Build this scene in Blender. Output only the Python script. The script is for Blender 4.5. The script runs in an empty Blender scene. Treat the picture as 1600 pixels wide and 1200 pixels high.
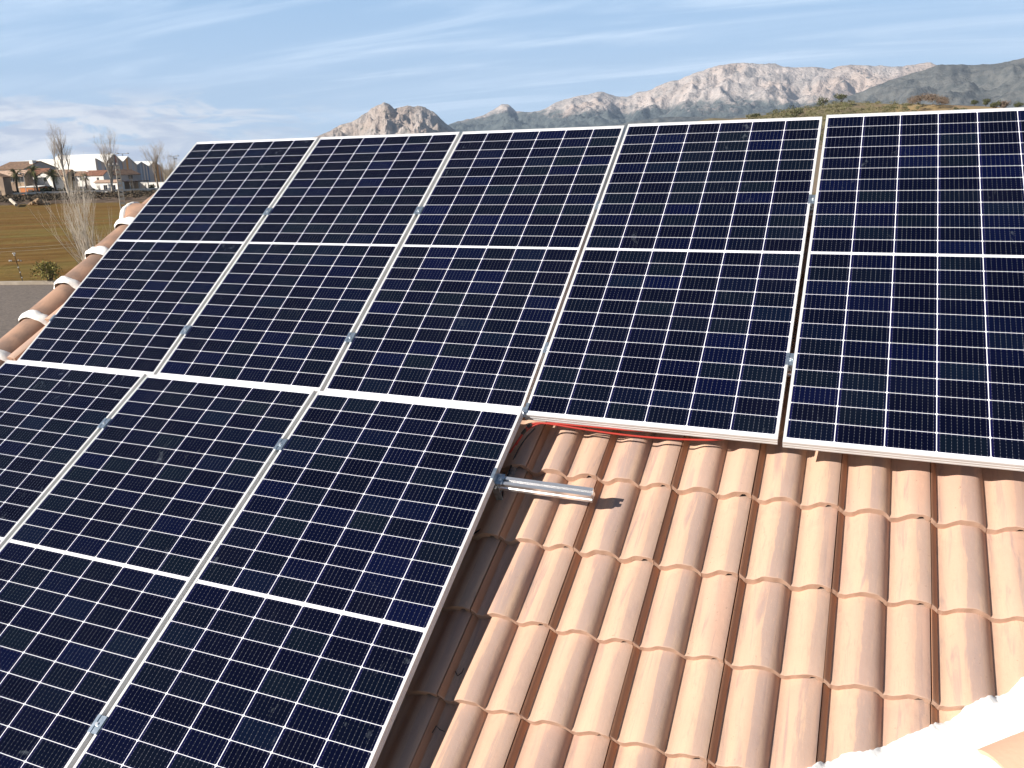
import bpy, bmesh, math, random
import numpy as np
from mathutils import Vector, Matrix, noise
R = math.radians
sc = bpy.context.scene
# ------------------------------------------------------------------ camera, sky, sun, exposure
CM = np.array([[0.92469322, 0.07717942, -0.37280798], [0.38002398, -0.24600843, 0.89166228], [-0.02289593, -0.96619004, -0.25681236]])
CAM = np.array([4.48736848, -3.27770788, 1.06304477])
FPX = 1311.4788
cam = bpy.data.objects.new("camera", bpy.data.cameras.new("camera"))
sc.collection.objects.link(cam)
cam.data.sensor_width = 36.0
cam.data.lens = FPX / 1600 * 36.0
cam.data.clip_start = 0.05
cam.data.clip_end = 60000
mw = Matrix.Identity(4)
for i in range(3):
    mw[i][0] = CM[i][0]; mw[i][1] = -CM[i][1]; mw[i][2] = -CM[i][2]; mw[i][3] = CAM[i]
cam.matrix_world = mw
sc.camera = cam
SUN = Vector((-0.85, -0.877, 0.637)).normalized()
EL = math.asin(SUN.z)
world = bpy.data.worlds.new("World"); sc.world = world; world.use_nodes = True
WN = world.node_tree
sun = bpy.data.objects.new("sun", bpy.data.lights.new("sun", 'SUN'))
sc.collection.objects.link(sun)
sun.data.energy = 5.0; sun.data.angle = R(0.5); sun.data.color = (1.0, 0.93, 0.84)
sun.rotation_euler = SUN.to_track_quat('Z', 'Y').to_euler()
sc.view_settings.view_transform = 'Standard'
sc.view_settings.look = 'None'
sc.view_settings.gamma = 1.0
sc.view_settings.exposure = 0.70
SKY_STRENGTH = 0.052

# ------------------------------------------------------------------ helpers
def nd(nt, typ, **kw):
    n = nt.nodes.new(typ)
    for k, v in kw.items():
        if k == 'op': n.operation = v
        elif k == 'inp':
            for a, b in v.items():
                n.inputs[a].default_value = b
        else: setattr(n, k, v)
    return n
class G_:
    """small expression helper over math nodes"""
    def __init__(s, nt): s.nt = nt
    def m(s, op, a, b=None, c=None, clamp=False):
        n = s.nt.nodes.new('ShaderNodeMath'); n.operation = op; n.use_clamp = clamp
        for i, v in enumerate((a, b, c)):
            if v is None: continue
            if isinstance(v, (int, float)): n.inputs[i].default_value = v
            else: s.nt.links.new(v, n.inputs[i])
        return n.outputs[0]
    def mix(s, f, a, b, typ='MIX'):
        n = s.nt.nodes.new('ShaderNodeMix'); n.data_type = 'RGBA'; n.blend_type = typ
        for i, v in ((0, f), (6, a), (7, b)):
            if isinstance(v, (int, float)): n.inputs[i].default_value = v
            elif isinstance(v, tuple): n.inputs[i].default_value = (v[0], v[1], v[2], 1)
            else: s.nt.links.new(v, n.inputs[i])
        return n.outputs[2]
    def noise(s, vec, scale, detail=4, rough=0.55, dist=0.0, out='Fac'):
        n = s.nt.nodes.new('ShaderNodeTexNoise'); n.inputs['Scale'].default_value = scale
        n.inputs['Detail'].default_value = detail; n.inputs['Roughness'].default_value = rough
        n.inputs['Distortion'].default_value = dist
        if vec is not None: s.nt.links.new(vec, n.inputs['Vector'])
        return n.outputs[out]
    def ramp(s, f, pts):
        n = s.nt.nodes.new('ShaderNodeValToRGB'); e = n.color_ramp.elements
        while len(e) < len(pts): e.new(0.5)
        for i, (p, c) in enumerate(pts):
            e[i].position = p
            if isinstance(c, (int, float)): c = (c, c, c)
            e[i].color = (c[0], c[1], c[2], 1)
        s.nt.links.new(f, n.inputs[0]); return n.outputs[0]
    def smooth(s, v, a, b):
        n = s.nt.nodes.new('ShaderNodeMapRange'); n.interpolation_type = 'SMOOTHSTEP'
        n.inputs[1].default_value = a; n.inputs[2].default_value = b
        s.nt.links.new(v, n.inputs[0]); return n.outputs[0]
    def mapping(s, vec, sc=(1, 1, 1), rot=(0, 0, 0), loc=(0, 0, 0)):
        n = s.nt.nodes.new('ShaderNodeMapping'); n.inputs['Scale'].default_value = sc
        n.inputs['Rotation'].default_value = rot; n.inputs['Location'].default_value = loc
        s.nt.links.new(vec, n.inputs['Vector']); return n.outputs[0]
    def bump(s, h, strength=0.3, dist=0.01):
        n = s.nt.nodes.new('ShaderNodeBump'); n.inputs['Strength'].default_value = strength
        n.inputs['Distance'].default_value = dist; s.nt.links.new(h, n.inputs['Height']); return n.outputs[0]
def mat(name, col=(0.5, 0.5, 0.5), rough=0.6, metal=0.0, spec=None):
    m = bpy.data.materials.new(name); m.use_nodes = True; nt = m.node_tree
    b = nt.nodes['Principled BSDF']
    b.inputs['Base Color'].default_value = (col[0], col[1], col[2], 1)
    b.inputs['Roughness'].default_value = rough; b.inputs['Metallic'].default_value = metal
    if spec is not None: b.inputs['Specular IOR Level'].default_value = spec
    return m, nt, b, G_(nt)
def texco(nt, out='Object'):
    return nt.nodes.new('ShaderNodeTexCoord').outputs[out]
def geo(nt, out='Position'):
    return nt.nodes.new('ShaderNodeNewGeometry').outputs[out]
def nmat(name, c1, c2, scale=5, rough=0.75, bump=0.0, bscale=None, metal=0.0, vec='Object', detail=5, mscale=(1, 1, 1), lo=0.35, hi=0.65, bd=0.01):
    """two-tone noisy material"""
    m, nt, b, g = mat(name, c1, rough, metal)
    v = g.mapping(texco(nt, vec) if vec != 'Pos' else geo(nt), mscale)
    f = g.smooth(g.noise(v, scale, detail), lo, hi)
    nt.links.new(g.mix(f, c1, c2), b.inputs['Base Color'])
    if bump: nt.links.new(g.bump(g.noise(v, bscale or scale * 4, 5), bump, bd), b.inputs['Normal'])
    if vec == 'Pos' and rough > 0.8: b.inputs['Specular IOR Level'].default_value = 0.05
    return m
class MB:
    def __init__(s): s.v = []; s.f = []
    def add(s, vs, fs):
        k = len(s.v); s.v += [tuple(p) for p in vs]; s.f += [tuple(i + k for i in f) for f in fs]; return s
    def box(s, a, b, fr=None):
        (x0, y0, z0), (x1, y1, z1) = a, b
        P = [(x0, y0, z0), (x1, y0, z0), (x1, y1, z0), (x0, y1, z0), (x0, y0, z1), (x1, y0, z1), (x1, y1, z1), (x0, y1, z1)]
        if fr: P = [fr(*p) for p in P]
        return s.add(P, [(3, 2, 1, 0), (4, 5, 6, 7), (0, 1, 5, 4), (1, 2, 6, 5), (2, 3, 7, 6), (3, 0, 4, 7)])
    def tube(s, pts, rads, n=6, cap=True):
        pts = [Vector(p) for p in pts]
        if isinstance(rads, (int, float)): rads = [rads] * len(pts)
        rings = []; prev = None
        for i, p in enumerate(pts):
            d = (pts[min(i + 1, len(pts) - 1)] - pts[max(i - 1, 0)]).normalized()
            if prev is None:
                a = Vector((0, 0, 1)) if abs(d.z) < 0.9 else Vector((1, 0, 0)); x = d.cross(a).normalized()
            else:
                x = (prev - d * prev.dot(d)).normalized()
            prev = x; y = d.cross(x)
            rings.append([p + (x * math.cos(2 * math.pi * k / n) + y * math.sin(2 * math.pi * k / n)) * rads[i] for k in range(n)])
        vs = [q for r in rings for q in r]; fs = []
        for i in range(len(rings) - 1):
            for k in range(n):
                a = i * n + k; b = i * n + (k + 1) % n; fs.append((a, b, b + n, a + n))
        if cap: fs.append(tuple(range(n - 1, -1, -1))); fs.append(tuple(range((len(rings) - 1) * n, len(rings) * n)))
        return s.add(vs, fs)
    def prism(s, prof, path, closed=True):
        """profile points already given per station: path = function(station, u, w)->xyz, stations list"""
        sts, fn = path; n = len(prof); vs = []
        for t in sts:
            for (a, b) in prof: vs.append(fn(t, a, b))
        fs = []
        for i in range(len(sts) - 1):
            for k in range(n if closed else n - 1):
                a = i * n + k; b = i * n + (k + 1) % n; fs.append((a, b, b + n, a + n))
        if closed:
            fs.append(tuple(range(n - 1, -1, -1))); fs.append(tuple(range((len(sts) - 1) * n, len(sts) * n)))
        return s.add(vs, fs)
    def build(s, name, material, parent=None, smooth=False, origin=None):
        me = bpy.data.meshes.new(name)
        vs = s.v
        if origin is not None: vs = [(p[0] - origin[0], p[1] - origin[1], p[2] - origin[2]) for p in vs]
        me.from_pydata(vs, [], s.f); me.update()
        for mm in (material if isinstance(material, (list, tuple)) else [material]): me.materials.append(mm)
        o = bpy.data.objects.new(name, me); sc.collection.objects.link(o)
        if origin is not None: o.location = origin
        if parent is not None: o.parent = parent
        if smooth: me.polygons.foreach_set('use_smooth', [True] * len(me.polygons))
        return o
def recalc(o):
    bm = bmesh.new(); bm.from_mesh(o.data); bmesh.ops.recalc_face_normals(bm, faces=bm.faces); bm.to_mesh(o.data); bm.free(); return o
def tag(o, label=None, cat=None, group=None, kind=None):
    if label: o['label'] = label
    if cat: o['category'] = cat
    if group: o['group'] = group
    if kind: o['kind'] = kind
    return o
def empty(name, loc=(0, 0, 0), label=None, cat=None, group=None):
    o = bpy.data.objects.new(name, None); sc.collection.objects.link(o); o.location = loc
    o.empty_display_size = 0.2
    return tag(o, label, cat, group)
def copy_tree(o, parent=None):
    c = o.copy(); sc.collection.objects.link(c); c.parent = parent
    for ch in [k for k in bpy.data.objects if k.parent == o]: copy_tree(ch, c)
    return c

# camera-ray helpers: turn a direction seen in the photograph into a real place at a chosen distance
def raydir(px, py):
    d = CM @ np.array([px - 800.0, py - 600.0, FPX]); return d / np.linalg.norm(d)
def at(px, py, dist):
    d = raydir(px, py); h = math.hypot(d[0], d[1]); return Vector(CAM + d / h * dist)
GZ = CAM[2] - 7.5
def gp(px, dist, z=None, py=300):
    p = at(px, py, dist); p.z = GZ if z is None else z; return p

# roof frame -------------------------------------------------------------
T = R(31.2); ex = Vector((1, 0, 0)); ey = Vector((0, math.cos(T), math.sin(T))); ez = Vector((0, -math.sin(T), math.cos(T)))
LO = Vector((0.04497392, -0.08076125, 0.03584225))
def RP(x, s, h): return LO + ex * x + ey * s + ez * h
CR = -0.14       # crest of the tiles below the plane of the lower panels
RIDGE = 1.62

# ------------------------------------------------------------------ sky
def build_sky():
    nt = WN; g = G_(nt); bg = nt.nodes['Background']
    sky = nd(nt, 'ShaderNodeTexSky', sky_type='NISHITA', sun_disc=False, sun_elevation=EL, sun_rotation=math.atan2(SUN.x, SUN.y), air_density=0.9, dust_density=0.15, ozone_density=1.2, altitude=700)
    d = texco(nt, 'Generated')
    sep = nd(nt, 'ShaderNodeSeparateXYZ'); nt.links.new(d, sep.inputs[0])
    z = sep.outputs[2]
    # project the direction onto a high cloud layer
    inv = g.m('DIVIDE', 1.0, g.m('MAXIMUM', g.m('ADD', z, 0.10), 0.03))
    comb = nd(nt, 'ShaderNodeCombineXYZ')
    nt.links.new(g.m('MULTIPLY', sep.outputs[0], inv), comb.inputs[0]); nt.links.new(g.m('MULTIPLY', sep.outputs[1], inv), comb.inputs[1])
    v1 = g.mapping(comb.outputs[0], (0.55, 2.3, 1), (0, 0, R(-22)))
    n1 = g.noise(v1, 1.0, 7, 0.6, 0.6)
    n2 = g.noise(g.mapping(comb.outputs[0], (0.35, 0.8, 1), (0, 0, R(-35)), (3.1, 7.7, 0)), 0.7, 4, 0.5, 0.3)
    cir = g.m('MULTIPLY', g.smooth(n1, 0.40, 0.80), g.smooth(n2, 0.30, 0.62))
    veil = g.m('ADD', g.m('MULTIPLY', cir, 1.0), 0.07)
    # white veil towards the horizon, a bank of low cumulus in the west
    hor = g.smooth(g.m('MULTIPLY', z, -1.0), -0.26, 0.0)
    north = g.m('MULTIPLY', g.smooth(sep.outputs[1], -0.25, 0.35), g.smooth(g.m('MULTIPLY', z, -1.0), -0.62, -0.24))
    ang = g.m('ARCTAN2', sep.outputs[0], sep.outputs[1])
    band = g.m('MULTIPLY', g.smooth(g.m('MULTIPLY', z, -1.0), -0.090, -0.055), g.smooth(g.m('MULTIPLY', ang, -1.0), 0.50, 0.80))
    veil = g.m('MULTIPLY', veil, g.m('SUBTRACT', 1.0, g.m('MULTIPLY', band, 0.8)))
    fac = g.m('MULTIPLY', g.m('ADD', veil, g.m('MULTIPLY', hor, 0.42), clamp=True), north)
    bluev = g.mix(g.m('MULTIPLY', north, 0.62), sky.outputs[0], (4.2, 7.9, 13.0))
    bright = g.mix(fac, bluev, (9.0, 11.2, 14.0))
    az = nd(nt, 'ShaderNodeCombineXYZ')
    nt.links.new(g.m('MULTIPLY', ang, 9.0), az.inputs[0]); nt.links.new(g.m('MULTIPLY', z, 42.0), az.inputs[1])
    n3 = g.noise(az.outputs[0], 1.25, 8, 0.62, 0.5)
    cum = g.m('MULTIPLY', g.smooth(g.m('ADD', n3, g.m('MULTIPLY', band, 0.14)), 0.50, 0.62), band)
    shade = g.smooth(g.noise(g.mapping(az.outputs[0], (1, 1, 1), (0, 0, 0), (0.05, -0.35, 0)), 1.25, 6, 0.6, 0.5), 0.42, 0.62)
    ccol = g.mix(shade, (12.8, 12.8, 13.2), (7.6, 8.3, 10.2))
    col = g.mix(g.m('MULTIPLY', cum, 0.95), bright, ccol)
    nt.links.new(col, bg.inputs['Color']); bg.inputs['Strength'].default_value = SKY_STRENGTH
build_sky()

# ------------------------------------------------------------------ materials
def tile_material():
    m, nt, b, g = mat('clay_tile', (0.5, 0.35, 0.25), 0.82)
    at_ = nd(nt, 'ShaderNodeAttribute', attribute_name='tc')       # x: along tile run, y: up the slope, z: random of the tile
    sp = nd(nt, 'ShaderNodeSeparateXYZ'); nt.links.new(at_.outputs['Vector'], sp.inputs[0])
    rnd = sp.outputs[2]
    cx = nd(nt, 'ShaderNodeCombineXYZ')
    nt.links.new(g.m('MULTIPLY', sp.outputs[0], 34.0), cx.inputs[0]); nt.links.new(g.m('MULTIPLY', sp.outputs[1], 3.4), cx.inputs[1]); nt.links.new(g.m('MULTIPLY', rnd, 40.0), cx.inputs[2])
    streak = g.noise(cx.outputs[0], 1.0, 5, 0.62, 0.6)
    cx2 = nd(nt, 'ShaderNodeCombineXYZ')
    nt.links.new(g.m('MULTIPLY', sp.outputs[0], 11.0), cx2.inputs[0]); nt.links.new(g.m('MULTIPLY', sp.outputs[1], 1.6), cx2.inputs[1]); nt.links.new(g.m('MULTIPLY', rnd, 25.0), cx2.inputs[2])
    broad = g.noise(cx2.outputs[0], 1.0, 3, 0.5, 0.3)
    base = g.mix(g.smooth(rnd, 0.0, 1.0), (0.525, 0.345, 0.250), (0.54, 0.342, 0.260))
    yel = g.mix(g.smooth(broad, 0.30, 0.62), base, (0.565, 0.388, 0.274))
    grey = g.mix(g.m('MULTIPLY', g.smooth(streak, 0.50, 0.66), g.smooth(broad, 0.62, 0.42)), yel, (0.365, 0.262, 0.222))
    # greyer band down the right shoulder of each roll
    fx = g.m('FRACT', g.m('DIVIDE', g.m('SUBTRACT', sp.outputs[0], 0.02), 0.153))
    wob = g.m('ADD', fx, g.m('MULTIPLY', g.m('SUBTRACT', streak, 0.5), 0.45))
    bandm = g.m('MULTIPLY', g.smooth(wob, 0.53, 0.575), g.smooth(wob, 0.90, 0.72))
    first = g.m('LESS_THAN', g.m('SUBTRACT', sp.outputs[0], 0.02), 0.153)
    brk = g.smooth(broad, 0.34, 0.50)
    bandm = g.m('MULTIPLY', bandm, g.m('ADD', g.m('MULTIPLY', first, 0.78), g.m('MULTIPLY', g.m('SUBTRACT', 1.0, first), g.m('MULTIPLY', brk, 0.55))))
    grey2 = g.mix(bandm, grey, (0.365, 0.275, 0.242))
    fine = g.noise(geo(nt), 260.0, 4, 0.7)
    spots = g.smooth(g.noise(geo(nt), 26.0, 5, 0.7), 0.64, 0.72)
    c = g.mix(g.m('MULTIPLY', g.smooth(fine, 0.3, 0.7), 0.22), grey2, (0.52, 0.29, 0.20))
    c = g.mix(g.m('MULTIPLY', spots, 0.22), c, (0.34, 0.20, 0.145))
    cx3 = nd(nt, 'ShaderNodeCombineXYZ')
    nt.links.new(g.m('MULTIPLY', sp.outputs[0], 120.0), cx3.inputs[0]); nt.links.new(g.m('MULTIPLY', sp.outputs[1], 14.0), cx3.inputs[1]); nt.links.new(g.m('MULTIPLY', rnd, 61.0), cx3.inputs[2])
    s3 = g.noise(cx3.outputs[0], 1.0, 6, 0.7, 0.8)
    c = g.mix(g.m('MULTIPLY', g.smooth(s3, 0.52, 0.64), g.m('MULTIPLY', g.smooth(broad, 0.40, 0.60), 0.42)), c, (0.40, 0.262, 0.212))
    c = g.mix(g.m('MULTIPLY', g.smooth(s3, 0.42, 0.34), 0.30), c, (0.68, 0.41, 0.285))
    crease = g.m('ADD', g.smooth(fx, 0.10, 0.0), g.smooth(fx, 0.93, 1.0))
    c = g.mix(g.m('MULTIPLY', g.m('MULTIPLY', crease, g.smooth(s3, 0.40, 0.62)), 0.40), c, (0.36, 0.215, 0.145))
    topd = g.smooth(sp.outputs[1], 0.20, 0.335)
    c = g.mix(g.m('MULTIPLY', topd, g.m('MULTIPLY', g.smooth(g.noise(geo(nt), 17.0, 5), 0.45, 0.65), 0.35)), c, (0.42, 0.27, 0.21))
    wnt = nd(nt, 'ShaderNodeTexWhiteNoise', noise_dimensions='1D'); nt.links.new(rnd, wnt.inputs['W'])
    c = g.mix(g.m('MULTIPLY', g.smooth(wnt.outputs['Value'], 0.55, 1.0), 0.35), c, (0.44, 0.275, 0.215))
    c = g.mix(g.m('MULTIPLY', g.smooth(wnt.outputs['Value'], 0.30, 0.0), 0.30), c, (0.66, 0.43, 0.31))
    lich = g.smooth(g.noise(geo(nt), 70.0, 3, 0.6), 0.67, 0.72)
    c = g.mix(g.m('MULTIPLY', lich, g.m('MULTIPLY', g.smooth(g.noise(geo(nt), 5.0, 3), 0.5, 0.62), 0.6)), c, (0.24, 0.17, 0.13))
    # unglazed rough front edge; side laps browned, shade of the flank put into the colour
    edge = nd(nt, 'ShaderNodeAttribute', attribute_name='ed').outputs['Fac']
    c = g.mix(edge, c, g.mix(fine, (0.58, 0.385, 0.285), (0.47, 0.32, 0.24)))
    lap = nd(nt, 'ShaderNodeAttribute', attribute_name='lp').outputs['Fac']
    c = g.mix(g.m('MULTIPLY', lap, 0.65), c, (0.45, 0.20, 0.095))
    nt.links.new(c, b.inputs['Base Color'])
    nt.links.new(g.bump(g.m('ADD', g.m('MULTIPLY', fine, 0.6), g.m('MULTIPLY', g.noise(geo(nt), 40.0, 4), 1.2)), 0.45, 0.0022), b.inputs['Normal'])
    b.inputs['Specular IOR Level'].default_value = 0.25
    return m
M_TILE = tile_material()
M_RIDGE = nmat('ridge_tile_clay', (0.43, 0.255, 0.17), (0.24, 0.155, 0.115), 6, 0.85, 0.4, 60, mscale=(1, 1, 1), bd=0.003)
M_MORTAR = nmat('white_mortar', (0.90, 0.88, 0.84), (0.80, 0.77, 0.72), 30, 0.9, 0.6, 70, bd=0.004, lo=0.5, hi=0.8)
M_ALU = nmat('anodised_aluminium', (0.69, 0.69, 0.69), (0.62, 0.62, 0.62), 6, 0.45, 0.0, metal=0.08)
M_ALU_MILL = nmat('mill_aluminium', (0.93, 0.92, 0.91), (0.82, 0.81, 0.81), 40, 0.30, 0.05, 150, metal=0.85, mscale=(0.03, 1, 1), bd=0.001)
M_ZINC = nmat('zinc_plated_steel', (0.62, 0.70, 0.76), (0.42, 0.50, 0.56), 60, 0.3, 0.05, 200, metal=0.85, bd=0.001)
M_WALL = nmat('white_render', (0.78, 0.76, 0.71), (0.70, 0.67, 0.62), 0.8, 0.9, 0.3, 30, vec='Pos')
M_BLACK = mat('black_cable', (0.012, 0.012, 0.012), 0.4)[0]
M_RED = mat('red_cable', (0.42, 0.03, 0.018), 0.5)[0]
M_BACK = mat('white_backsheet', (0.75, 0.75, 0.77), 0.5)[0]

PW, PH, PT = 1.038, 2.094, 0.035
def pv_material():
    m, nt, b, g = mat('pv_glass', (0.01, 0.012, 0.04), 0.07)
    sp = nd(nt, 'ShaderNodeSeparateXYZ'); oc = texco(nt); nt.links.new(oc, sp.inputs[0])
    x, y = sp.outputs[0], sp.outputs[1]
    PU, PV = 0.1697, 0.0848
    mu, mv = (PW - 6 * PU) / 2, 0.0226
    xu = g.m('SUBTRACT', x, mu); iu = g.m('FLOOR', g.m('DIVIDE', xu, PU))
    fu = g.m('SUBTRACT', g.m('SUBTRACT', xu, g.m('MULTIPLY', iu, PU)), PU / 2)
    up = g.m('GREATER_THAN', y, PH / 2)
    ym = g.m('SUBTRACT', g.m('SUBTRACT', PH / 2, g.m('ABSOLUTE', g.m('SUBTRACT', y, PH / 2))), mv)
    iv = g.m('FLOOR', g.m('DIVIDE', ym, PV))
    fv = g.m('SUBTRACT', g.m('SUBTRACT', ym, g.m('MULTIPLY', iv, PV)), PV / 2)
    au, av = g.m('ABSOLUTE', fu), g.m('ABSOLUTE', fv)
    HU, HV = 0.0835, 0.0415
    ins = g.m('MULTIPLY', g.m('LESS_THAN', au, HU), g.m('LESS_THAN', av, HV))
    ins = g.m('MULTIPLY', ins, g.m('LESS_THAN', g.m('ADD', au, av), HU + HV - 0.0044))
    for c_, lo, hi in ((iu, -0.5, 5.5), (iv, -0.5, 11.5)):
        ins = g.m('MULTIPLY', ins, g.m('MULTIPLY', g.m('GREATER_THAN', c_, lo), g.m('LESS_THAN', c_, hi)))
    # per-cell shade of blue
    cc = nd(nt, 'ShaderNodeCombineXYZ'); oi = nd(nt, 'ShaderNodeObjectInfo')
    nt.links.new(iu, cc.inputs[0]); nt.links.new(g.m('ADD', iv, g.m('MULTIPLY', up, 20)), cc.inputs[1]); nt.links.new(g.m('MULTIPLY', oi.outputs['Random'], 97.0), cc.inputs[2])
    wn = nd(nt, 'ShaderNodeTexWhiteNoise'); nt.links.new(cc.outputs[0], wn.inputs['Vector'])
    r1 = g.m('MULTIPLY', g.m('POWER', wn.outputs['Value'], 4.0), 0.6)
    wn2 = nd(nt, 'ShaderNodeTexWhiteNoise'); nt.links.new(g.mapping(cc.outputs[0], loc=(31, 7, 3)), wn2.inputs['Vector'])
    cell = g.mix(r1, (0.0017, 0.0025, 0.0108), (0.0020, 0.0046, 0.033))
    cell = g.mix(g.m('MULTIPLY', g.m('POWER', wn2.outputs['Value'], 3.0), 0.6), cell, (0.004, 0.009, 0.016))
    # bus ribbons: nine per cell, with solder pads
    BP = 2 * HU / 9
    q = g.m('SUBTRACT', g.m('FRACT', g.m('DIVIDE', g.m('ADD', fu, HU), BP)), 0.5)
    aq = g.m('MULTIPLY', g.m('ABSOLUTE', q), BP)
    rib = g.m('LESS_THAN', aq, 0.00036)
    padr = g.m('ABSOLUTE', g.m('SUBTRACT', g.m('FRACT', g.m('DIVIDE', g.m('ADD', fv, HV), 2 * HV / 6)), 0.5))
    pad = g.m('MULTIPLY', g.m('LESS_THAN', aq, 0.0009), g.m('LESS_THAN', padr, 0.085))
    endt = g.m('MULTIPLY', g.m('LESS_THAN', aq, 0.0011), g.m('GREATER_THAN', av, HV - 0.0042))
    glint = g.m('MULTIPLY', rib, g.smooth(g.noise(g.mapping(oc, (60, 7, 1)), 1.0, 2), 0.42, 0.62))
    c1 = g.mix(g.m('MULTIPLY', rib, 0.30), cell, (0.10, 0.11, 0.14))
    c1 = g.mix(g.m('MULTIPLY', glint, 0.24), c1, (0.30, 0.31, 0.34))
    c1 = g.mix(g.m('MULTIPLY', g.m('MAXIMUM', pad, endt), 0.45), c1, (0.32, 0.32, 0.36))
    # darker edge of the cell has a violet-blue reflex
    rimm = g.m('MAXIMUM', g.smooth(au, HU - 0.012, HU), g.smooth(av, HV - 0.008, HV))
    c1 = g.mix(g.m('ADD', g.m('MULTIPLY', rimm, 0.22), g.m('MULTIPLY', g.smooth(g.m('MULTIPLY', fu, -1.0), HU - 0.011, HU - 0.008), 0.34), clamp=True), c1, (0.010, 0.010, 0.075))
    # backsheet with the interconnect ribbons across the middle and the ends
    midb = g.m('LESS_THAN', g.m('ABSOLUTE', g.m('SUBTRACT', g.m('ABSOLUTE', g.m('SUBTRACT', y, PH / 2)), 0.0028)), 0.0011)
    sheet = g.mix(g.m('MULTIPLY', midb, 0.8), (0.90, 0.90, 0.94), (0.40, 0.40, 0.39))
    endb = g.m('LESS_THAN', g.m('ABSOLUTE', g.m('SUBTRACT', ym, -0.0055)), 0.0010)
    sheet = g.mix(g.m('MULTIPLY', endb, 0.7), sheet, (0.30, 0.30, 0.32))
    col = g.mix(ins, sheet, c1)
    # thin dust and a few dried smears
    vec = g.mapping(oc, loc=(0, 0, 0)); cb = nd(nt, 'ShaderNodeVectorMath', operation='ADD'); nt.links.new(oc, cb.inputs[0])
    ob = nd(nt, 'ShaderNodeCombineXYZ'); nt.links.new(g.m('MULTIPLY', oi.outputs['Random'], 50.0), ob.inputs[0]); nt.links.new(ob.outputs[0], cb.inputs[1])
    dn = g.smooth(g.noise(cb.outputs[0], 2.2, 6, 0.62), 0.40, 0.75)
    sm = g.smooth(g.noise(g.mapping(cb.outputs[0], (1.6, 1, 1), (0, 0, 0.6)), 9.0, 5, 0.62, 1.2), 0.635, 0.72)
    smz = g.m('MULTIPLY', sm, g.smooth(g.noise(cb.outputs[0], 1.1, 2), 0.48, 0.60))
    col = g.mix(g.m('MULTIPLY', dn, 0.004), col, (0.42, 0.45, 0.50))
    col = g.mix(g.m('MULTIPLY', smz, 0.10), col, (0.40, 0.46, 0.52))
    nt.links.new(col, b.inputs['Base Color'])
    nt.links.new(g.m('ADD', 0.055, g.m('ADD', g.m('MULTIPLY', dn, 0.05), g.m('MULTIPLY', smz, 0.2))), b.inputs['Roughness'])
    b.inputs['IOR'].default_value = 1.21; b.inputs['Specular IOR Level'].default_value = 0.32
    return m
M_PV = pv_material()

# ------------------------------------------------------------------ ground and fields
def sheet(name, poly, z, material):
    mb = MB(); mb.add([(p[0], p[1], z) for p in poly], [tuple(range(len(poly)))]); o = mb.build(name, material); tag(o, kind='structure'); return o
def ground_mats():
    m, nt, b, g = mat('dry_ground', (0.2, 0.16, 0.1), 0.95)
    p = geo(nt)
    n1 = g.noise(p, 0.012, 6); n2 = g.noise(p, 0.25, 6, 0.65)
    c = g.mix(g.smooth(n1, 0.40, 0.60), (0.27, 0.195, 0.105), (0.17, 0.145, 0.07))
    c = g.mix(g.m('MULTIPLY', g.smooth(n2, 0.4, 0.65), 0.45), c, (0.30, 0.21, 0.13))
    nt.links.new(c, b.inputs['Base Color']); nt.links.new(g.bump(n2, 0.6, 0.4), b.inputs['Normal']); b.inputs['Specular IOR Level'].default_value = 0.05
    m2, nt, b, g = mat('ploughed_field', (0.2, 0.16, 0.1), 0.95)
    p = geo(nt)
    st = g.mapping(p, (1, 1, 1), (0, 0, R(-42)))
    s1 = g.noise(g.mapping(st, (0.012, 0.16, 1)), 1.0, 6, 0.6)
    s2 = g.noise(g.mapping(st, (0.05, 0.9, 1), loc=(5, 2, 0)), 1.0, 5, 0.6)
    n2 = g.noise(p, 0.045, 5, 0.6)
    c = g.mix(g.smooth(s1, 0.36, 0.64), (0.235, 0.122, 0.040), (0.21, 0.155, 0.050))
    c = g.mix(g.m('MULTIPLY', g.smooth(s2, 0.40, 0.60), 0.75), c, (0.115, 0.058, 0.014))
    c = g.mix(g.m('MULTIPLY', g.smooth(n2, 0.45, 0.62), 0.45), c, (0.19, 0.165, 0.05))
    n3 = g.noise(p, 0.9, 6, 0.7)
    c = g.mix(g.m('MULTIPLY', g.smooth(n3, 0.5, 0.7), 0.35), c, (0.28, 0.19, 0.06))
    nt.links.new(c, b.inputs['Base Color']); nt.links.new(g.bump(n3, 0.8, 0.25), b.inputs['Normal']); b.inputs['Specular IOR Level'].default_value = 0.03
    return m, m2
M_DRY, M_FIELD = ground_mats()
M_LOT = nmat('pale_asphalt', (0.235, 0.195, 0.165), (0.165, 0.14, 0.12), 6, 0.95, 0.8, 9, vec='Pos', detail=8, bd=0.05)
M_KERB = nmat('concrete_kerb', (0.48, 0.41, 0.33), (0.38, 0.32, 0.25), 1.5, 0.9, vec='Pos')
M_ROAD = nmat('old_asphalt', (0.10, 0.095, 0.09), (0.07, 0.068, 0.065), 1.0, 0.9, vec='Pos')
BIG = 30000
tag(sheet('ground', [(-BIG, -BIG), (BIG, -BIG), (BIG, BIG), (-BIG, BIG)], GZ, M_DRY), kind='structure')
dF = Vector((0.643, 0.766)); dN = Vector((-0.766, 0.643))          # along / across the view to the village
def vp(px, dist): p = gp(px, dist); return (p.x, p.y)
fld = [vp(-260, 60), vp(-260, 262), vp(0, 255), vp(150, 250), vp(300, 242), vp(560, 232), vp(760, 120), vp(700, 30)]
sheet('field', fld, GZ + 0.02, M_FIELD)
k0, k1 = Vector((-50.3, 36.6)), Vector((-47.2, 37.3)); kd = (Vector((0.955, 0.296))).normalized(); kn = Vector((kd.y, -kd.x))
ka, kb = k0 - kd * 60, k0 + kd * 75
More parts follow.
